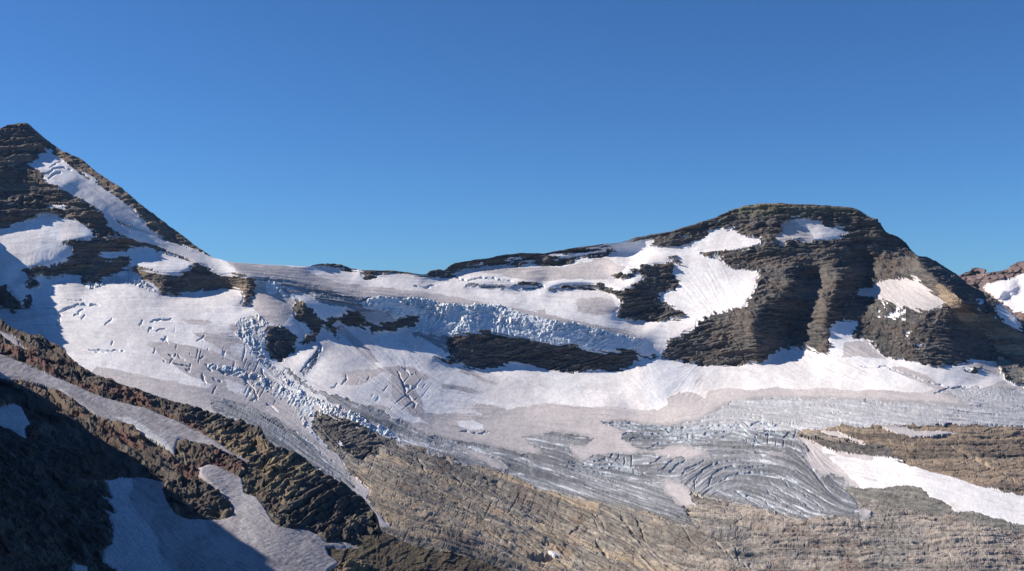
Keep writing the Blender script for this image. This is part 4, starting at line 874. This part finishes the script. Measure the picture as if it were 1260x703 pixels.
THINGS = {   # zone: (name, label, category, kind, group, material)
 'peakL': ('mountain', 'tall pointed grey brown peak rising above the glacier with rock bands across its face', 'mountain', 'structure', None, M_ROCK),
 'peakR': ('mountain', 'broad flat topped dark mountain with layered cliffs and shaded gullies', 'mountain', 'structure', None, M_ROCK),
 'ridge': ('rock_ridge', 'low dark rocky crest with ledges running from the saddle towards the flat topped mountain', 'ridge', 'structure', None, M_ROCK),
 'colrock': ('rocky_hill', 'small flat dark rock knoll on the skyline of the snow saddle', 'hill', 'structure', None, M_ROCK),
 'colstrip': ('rocky_hill', 'thin brown gravel strip on the skyline beside the low rocky crest', 'hill', 'structure', None, M_ROCK),
 'basin': ('ground', 'bare tan and brown slab rock floor of the glacier basin', 'ground', 'structure', None, M_SLAB),
 'couloir': ('snow_gully', 'long grey snow gully running down the right side of the pointed peak', 'snow gully', None, None, M_SNOW),
 'patchA': ('snow_patch', 'large pinkish snow patch fanned out under the face of the pointed peak', 'snow patch', None, 'snow patches on the pointed peak', M_SNOW),
 'sliver': ('snow_patch', 'tiny white snow sliver on a ledge of the pointed peak face', 'snow patch', None, 'snow patches on the pointed peak', M_SNOW),
 'sliver2': ('snow_patch', 'thin snow strip on top of the dark rock band beside the grey gully', 'snow patch', None, 'snow patches on the pointed peak', M_SNOW),
 'lobe': ('snow_patch', 'tongue shaped snow patch lying on the rock step below the grey gully', 'snow patch', None, 'snow patches on the pointed peak', M_SNOW),
 'bandB': ('rock_cliff', 'brown broken rock step beneath the tongue shaped snow patch', 'cliff', None, 'rock outcrops in the glacier', M_ROCK),
 'toe': ('rock_outcrop', 'dark jagged rocks in the blue shade at the left edge of the snowfield', 'rock outcrop', None, 'rock outcrops in the glacier', M_ROCK),
 'toe2': ('rock_outcrop', 'small dark rock just below the fan shaped pinkish snow patch', 'rock outcrop', None, 'rock outcrops in the glacier', M_ROCK),
 'outA': ('rock_outcrop', 'rounded black rock outcrop ringed by blue ice blocks', 'rock outcrop', None, 'rock outcrops in the glacier', M_ROCK),
 'outB': ('rock_outcrop', 'tall narrow rock outcrop with a sunlit brown left edge beside the gully of snow', 'rock outcrop', None, 'rock outcrops in the glacier', M_ROCK),
 'outC': ('rock_outcrop', 'small flat dark rock shelf left of the longer dark ledge under the icefall', 'rock outcrop', None, 'rock outcrops in the glacier', M_ROCK),
 'outD': ('rock_outcrop', 'long low dark rock ledge just left of the hanging icefall', 'rock outcrop', None, 'rock outcrops in the glacier', M_ROCK),
 'outE': ('rock_outcrop', 'small dark rock tooth at the top of the streaked avalanche track', 'rock outcrop', None, 'rock outcrops in the glacier', M_ROCK),
 'cliff': ('rock_cliff', 'long dark banded cliff directly under the hanging blue icefall', 'cliff', None, 'rock outcrops in the glacier', M_ROCK),
 'apron': ('snow_patch', 'blue shaded strip of snow at the foot of the cliff under the icefall', 'snow patch', None, None, M_SNOW),
 'patchF': ('snow_patch', 'pale grey snow patch just below the flat summit', 'snow patch', None, 'snow patches on the flat topped mountain', M_SNOW),
 'patchE': ('snow_patch', 'wide pointed snow patch left of the summit patch between two rock ledges', 'snow patch', None, 'snow patches on the flat topped mountain', M_SNOW),
 'patchE2': ('snow_patch', 'tiny snow spot on the dark ledges above the long snow slope', 'snow patch', None, 'snow patches on the flat topped mountain', M_SNOW),
 'patchE3': ('snow_patch', 'thin white snow sliver on the rock ledge right of the long snow slope', 'snow patch', None, 'snow patches on the flat topped mountain', M_SNOW),
 'slope': ('snow_slope', 'large smooth pinkish snow slope on the left flank of the flat topped mountain', 'snow slope', None, None, M_SNOW),
 'outM': ('rock_outcrop', 'big stepped dark rock outcrop in the snow left of the long pinkish slope', 'rock outcrop', None, 'rocks in the upper snow', M_ROCK),
 'outS': ('rock_outcrop', 'cluster of small dark rocks in the snow above the big stepped outcrop', 'rock outcrop', None, 'rocks in the upper snow', M_ROCK),
 'outS2': ('rock_outcrop', 'single small rock just above the rock cluster in the upper snow', 'rock outcrop', None, 'rocks in the upper snow', M_ROCK),
 'outS3': ('rock_outcrop', 'tiny dark rocks alone in the snow below the low rocky crest', 'rock outcrop', None, 'rocks in the upper snow', M_ROCK),
 'outS4': ('rock_outcrop', 'upper of two small rocks at the top of the big stepped outcrop', 'rock outcrop', None, 'rocks in the upper snow', M_ROCK),
 'outS5': ('rock_outcrop', 'lower of two small rocks at the top of the big stepped outcrop', 'rock outcrop', None, 'rocks in the upper snow', M_ROCK),
 'outS6': ('rock_outcrop', 'thin dark ledge crossing the snow above the middle of the icefall', 'rock outcrop', None, 'rocks in the upper snow', M_ROCK),
 'outT': ('rock_outcrop', 'thin dark ledge at the upper left corner of the long pinkish slope', 'rock outcrop', None, 'rocks in the upper snow', M_ROCK),
 'patchG': ('snow_patch', 'broad snow patch in the hollow on the right shoulder of the flat topped mountain', 'snow patch', None, 'snow patches on the flat topped mountain', M_SNOW),
 'patchH': ('snow_patch', 'snow filled gully partly in blue shade between two dark buttresses', 'snow patch', None, 'snow patches on the flat topped mountain', M_SNOW),
 'patchI': ('snow_patch', 'small blue shaded snow scrap high on the right ridge of the mountain', 'snow patch', None, 'snow patches on the flat topped mountain', M_SNOW),
 'patchJ': ('snow_patch', 'slanting half shaded snow strip near the right end of the mountain ridge', 'snow patch', None, 'snow patches on the flat topped mountain', M_SNOW),
 'patchK': ('snow_patch', 'upper of two white specks of snow on the dark lower right buttress', 'snow patch', None, 'snow patches on the flat topped mountain', M_SNOW),
 'patchL': ('snow_patch', 'lower of two white specks of snow on the dark lower right buttress', 'snow patch', None, 'snow patches on the flat topped mountain', M_SNOW),
 'outP': ('rock_outcrop', 'small dark rocks standing in the snow at the foot of the right buttress', 'rock outcrop', None, 'rock outcrops in the glacier', M_ROCK),
 'stripA': ('snow_patch', 'narrow dusty snow strip on the brown slabs next to the glacier edge', 'snow patch', None, 'snow patches on the basin floor', M_DIRTY),
 'stripB': ('snow_patch', 'long thin dusty snow strip near the top of the brown slabs', 'snow patch', None, 'snow patches on the basin floor', M_DIRTY),
 'patchM': ('snow_field', 'long bright snow tongue crossing the brown slabs to the right edge', 'snow field', None, None, M_SNOW),
 'patchO': ('snow_patch', 'tiny blue shaded snow scrap in a dark pit of the tan slabs', 'snow patch', None, 'snow patches on the basin floor', M_SNOW),
 'patchP': ('snow_patch', 'tiny white snow scrap on the brown rock knob below the left icefall', 'snow patch', None, 'snow patches on the basin floor', M_SNOW),
}
GL = {
 'west': ('glacier', 'left glacier with crevassed blue ice flowing down beside the near rock ridge', 'glacier'),
 'lower': ('glacier', 'lower glacier of grey ice with curved crevasses spread across the basin', 'glacier'),
 'bench': ('glacier', 'upper glacier on the saddle ending in a hanging blue icefall above the dark cliff', 'glacier'),
}
meshes, zones, (RG_M, PSI_M) = build_main()
parents = {}
SUB = {0: ('snow_cover', M_SNOW), 1: ('dirty_snow', M_DIRTY), 2: ('bare_ice', M_ICE), 3: ('icefall', M_SERAC)}
for key, me in meshes.items():
    z, k = zones[key % 10000 // 8], key % 10000 % 8
    if z in GL:
        if z not in parents: parents[z] = emp(*GL[z], group='glaciers of the basin')
        nm, mt = SUB[k]
        link(nm, me, mt, parent=parents[z])
    elif z == 'cliff' and k == 2:
        if 'bench' not in parents: parents['bench'] = emp(*GL['bench'], group='glaciers of the basin')
        link('bare_ice', me, M_ICE, parent=parents['bench'])
    else:
        n, lab, cat, kind, grp, mt = THINGS[z]
        link(n, me, mt, label=lab, cat=cat, kind=kind, group=grp)

fm, fz = build_fore()
NEAR = {
 'ridge': ('ridge_ground', 'near dark rocky ridge of red and greenish ledges in the lower left', 'ridge', 'structure', None, M_NEAR),
 'stripS': ('snow_strip', 'long grey snow strip lying along the sunlit side of the near ridge', 'snow strip', None, None, M_NSNOW),
 'pocket': ('snow_patch', 'small grey snow patch on the near ridge at the left edge above the long strip', 'snow patch', None, 'snow on the near ridge', M_NSNOW),
 'shadeS': ('snow_patch', 'blue shaded snow patch on the dark wall at the left edge', 'snow patch', None, 'snow on the near ridge', M_NSNOW),
 'lowS': ('snow_field', 'large near snow field half in blue shade and half in sun at the bottom', 'snow field', None, None, M_NSNOW),
 'bitS': ('snow_patch', 'small shaded snow scrap at the bottom edge under the dark wall', 'snow patch', None, 'snow on the near ridge', M_NSNOW),
}
for key, me in fm.items():
    n, lab, cat, kind, grp, mt = NEAR[fz[key // 8]]
    link(n, me, mt, label=lab, cat=cat, kind=kind, group=grp)

# ------------------------------------------------------------------ unseen crags added left of frame to cast shadows on near wall and glacier
CRAGS = [([[-60, 100, -4], [-84, 150, -6], [-100, 185, -8], [-122, 235, -8], [-142, 282, -6], [-168, 320, -1], [-192, 358, 3], [-214, 400, 2], [-236, 434, -3], [-250, 455, -24], [-262, 480, -60]], 1.0, 'unseen crag wall added beyond the left edge to shade the near ridge wall'),
         ([[-500, 1000, -60], [-512, 1050, 4], [-535, 1109, 22], [-592, 1220, 54], [-645, 1336, 87], [-676, 1403, 101], [-700, 1450, 104], [-720, 1480, 60]], 2.2, 'unseen rocky spur added beyond the left edge to shade the left glacier')]
def side_crag(crest, k, label):
    crest = np.array(crest, float)
    s = np.r_[0, np.cumsum(np.linalg.norm(np.diff(crest[:, :2], axis=0), axis=1))]
    u = np.arange(0, s[-1], 1.5)
    c = np.stack([np.interp(u, s, crest[:, k]) for k in range(3)], -1)
    c[:, 2] += 9 * (fbm(u, u * 0, 22, 4, 401) - .5)
    t = np.gradient(c[:, :2], axis=0); t /= np.linalg.norm(t, axis=1, keepdims=True)
    n = np.stack([t[:, 1], -t[:, 0]], -1)                     # towards the frame side
    prof = [(-150, -95), (-90, -62), (-50, -36), (-25, -17), (-12, -7), (-5, -2.5), (0, 0), (1, -2), (2, -8), (3, -18), (4, -32), (5, -52), (6, -75), (7, -110)]
    prof = [(a if a > 0 else a * k, z if a > 0 else z * k) for a, z in prof] + ([(8, -160), (10, -220)] if k > 2 else [])
    V = np.stack([np.concatenate([c[:, :2] + n * a, c[:, 2:] + z], 1) for a, z in prof])
    V[..., 2] += 2.5 * (fbm(V[..., 0], V[..., 1] + V[..., 2], 9, 3, 402) - .5)
    me = split_sheet(V.astype(np.float32), np.full(V.shape, .11, np.float32), {}, np.zeros(V.shape[:2], int))[0]
    link('shadow_crag', me, M_NEAR, label=label, cat='crag', kind='structure')
for cr in CRAGS: side_crag(*cr)

# ------------------------------------------------------------------ far mountains, right edge
def far_mountains():
    xs = np.arange(1120, 1500, .8)
    sk = P("1120,400 1150,372 1170,352 1182,342 1190,335 1200,330 1207,329 1211,331 1215,336 1222,335.5 1232,333 1245,330 1252,327 1262,322 1300,312 1360,300 1420,318 1500,352")
    s = np.interp(xs, sk[:, 0], sk[:, 1]) + 1.4 * (fbm(xs, xs * 0, 7, 3, 7) - .5)
    nr = 150
    t = np.linspace(0, 1, nr)
    py = s[None] + (470 - s[None]) * t[:, None]
    px = np.broadcast_to(xs[None], py.shape).copy()
    Y = 6400 - (py - 330) * 20 + 700 * (fbm(px, py, 60, 3, 8) - .5) - 3 * np.clip(px - 1230, 0, 300)
    Pt = np.stack([(px - HX) / F * Y, Y, (HY - py) / F * Y], -1)
    R = Raster(1120, 290, 1500, 480, 2); m = R.new(0)
    R.fill(m, P("1213,355 1216,350 1226,348 1235,345 1230,343 1240,344 1248,343 1262,337 1330,322 1420,340 1420,420 1262,388 1258,383 1248,385 1240,376 1230,368 1222,361"), 1)
    R.fill(m, P("1214,338 1218,338 1218,340 1214,340"), 1)
    w = 2 * (fbm(px, py, 7, 3, 12) - .5)
    sn = R.near(m, px + w, py + w) > 0
    rk = 1 - blur(sn.astype(np.float32), 2, 1) * .92
    Pt[..., 1] += 260 * rk * (fbm(px, py * 1.6, 14, 4, 9, .55, True) - .5)
    Pt[..., 2] += 16 * rk * (fbm(px, py, 5, 3, 10, .55, True) - .5) * np.clip(t[:, None] * 20, 0, 1)
    col = np.where(sn[..., None], np.array((.80, .755, .75)), np.array((.165, .115, .105)) + np.array((.10, .07, .05)) * (fbm(px, py, 9, 3, 13) - .4)[..., None])
    top = Pt[0]
    back = np.stack([np.stack([top[:, 0], top[:, 1] + d, np.maximum(top[:, 2] - .6 * d, -620)], -1) for d in (1500, 900, 500, 250, 100, 30)])
    Pa = np.concatenate([back, Pt]); ca = np.concatenate([np.repeat(col[:1], 6, 0), col])
    key = np.concatenate([np.zeros((6, len(xs)), int), sn.astype(int) * 8])
    r = split_sheet(Pa.astype(np.float32), ca, {}, key)
    link('mountain', r[0], M_ROCK, label='distant reddish brown mountain behind the right end of the ridge', cat='mountain', kind='structure')
    link('snow_field', r[8], M_SNOW, label='bright snow field on the distant mountain at the right edge', cat='snow field')
far_mountains()

# ------------------------------------------------------------------ the lowland all round, out to the horizon
def lowland():
    n = 120
    r = np.concatenate([[0], np.geomspace(300, 60000, n - 1)]); a = np.linspace(0, 2 * math.pi, 145)
    Rr, Aa = np.meshgrid(r, a, indexing='ij')
    X, Yy = Rr * np.cos(Aa), 3000 + Rr * np.sin(Aa)
    Z = -640 - 60 * fbm(X, Yy, 3000, 4, 201) - Rr * .004
    col = np.empty(X.shape + (3,)); col[:] = (.16, .13, .10)
    col *= (.8 + .4 * fbm(X, Yy, 900, 3, 202))[..., None]
    me = split_sheet(np.stack([X, Yy, Z], -1).astype(np.float32), col, {}, np.zeros(X.shape, int))[0]
    link('terrain', me, M_SLAB, label='low brown land reaching from the mountains to the horizon', cat='ground', kind='structure')
lowland()

# ------------------------------------------------------------------ the thin mountain air
def haze():
    x0, x1, y0, y1, z0, z1 = -9000, 9000, -500, 13500, -1400, 900
    v = [(x, y, z) for x in (x0, x1) for y in (y0, y1) for z in (z0, z1)]
    f = [(0, 1, 3, 2), (4, 6, 7, 5), (0, 4, 5, 1), (2, 3, 7, 6), (0, 2, 6, 4), (1, 5, 7, 3)]
    me = bpy.data.meshes.new('haze'); me.from_pydata(v, [], f)
    m = bpy.data.materials.new('haze'); m.use_nodes = True; nt = m.node_tree; nt.nodes.clear()
    o = nt.nodes.new('ShaderNodeOutputMaterial'); p = nt.nodes.new('ShaderNodeVolumePrincipled')
    p.inputs['Color'].default_value = (.42, .66, 1, 1); p.inputs['Density'].default_value = HAZE; p.inputs['Anisotropy'].default_value = .0
    nt.links.new(p.outputs[0], o.inputs['Volume'])
    link('haze', me, m, label='thin pale air filling the basin', cat='haze', kind='stuff')
if HAZE > 0: haze()

# ================================================================== light, sky, camera
sc = bpy.context.scene
w = bpy.data.worlds.new('World'); sc.world = w; w.use_nodes = True
nt = w.node_tree; nt.nodes.clear()
bg = nt.nodes.new('ShaderNodeBackground'); ou = nt.nodes.new('ShaderNodeOutputWorld'); sk = nt.nodes.new('ShaderNodeTexSky')
sk.sky_type = 'NISHITA'; sk.sun_disc = False; sk.sun_elevation = SUN_EL
sk.sun_rotation = -SUN_AZ; sk.altitude = 2400; sk.air_density = 1.0; sk.dust_density = .7; sk.ozone_density = 3.0
bg.inputs[1].default_value = SKY_STRENGTH
tint = nt.nodes.new('ShaderNodeVectorMath'); tint.operation = 'MULTIPLY'; tint.inputs[1].default_value = (.53, .99, 1.48)
nt.links.new(sk.outputs[0], tint.inputs[0]); nt.links.new(tint.outputs[0], bg.inputs[0]); nt.links.new(bg.outputs[0], ou.inputs[0])
sd = bpy.data.lights.new('sun', 'SUN'); sd.energy = SUN_STRENGTH; sd.angle = math.radians(.53); sd.color = (1.0, .925, .82)
so = bpy.data.objects.new('sun', sd); C.objects.link(so)
from mathutils import Vector
sv = Vector((-math.sin(SUN_AZ) * math.cos(SUN_EL), math.cos(SUN_AZ) * math.cos(SUN_EL), math.sin(SUN_EL)))
so.rotation_euler = sv.to_track_quat('Z', 'Y').to_euler(); so.location = sv * 3000
cd = bpy.data.cameras.new('camera'); co = bpy.data.objects.new('camera', cd); C.objects.link(co)
cd.sensor_width = 36; cd.lens = 36 * F / 1260; cd.shift_y = (HY - 351.5) / 1260; cd.clip_start = .5; cd.clip_end = 120000
co.rotation_euler = (math.radians(90), 0, 0)
sc.camera = co
sc.view_settings.view_transform = 'Standard'; sc.view_settings.look = 'None'; sc.view_settings.exposure = EXPOSURE; sc.view_settings.gamma = 1
sc.view_settings.use_curve_mapping = False
sc.cycles.max_bounces = 5; sc.cycles.diffuse_bounces = 3; sc.cycles.use_denoising = True
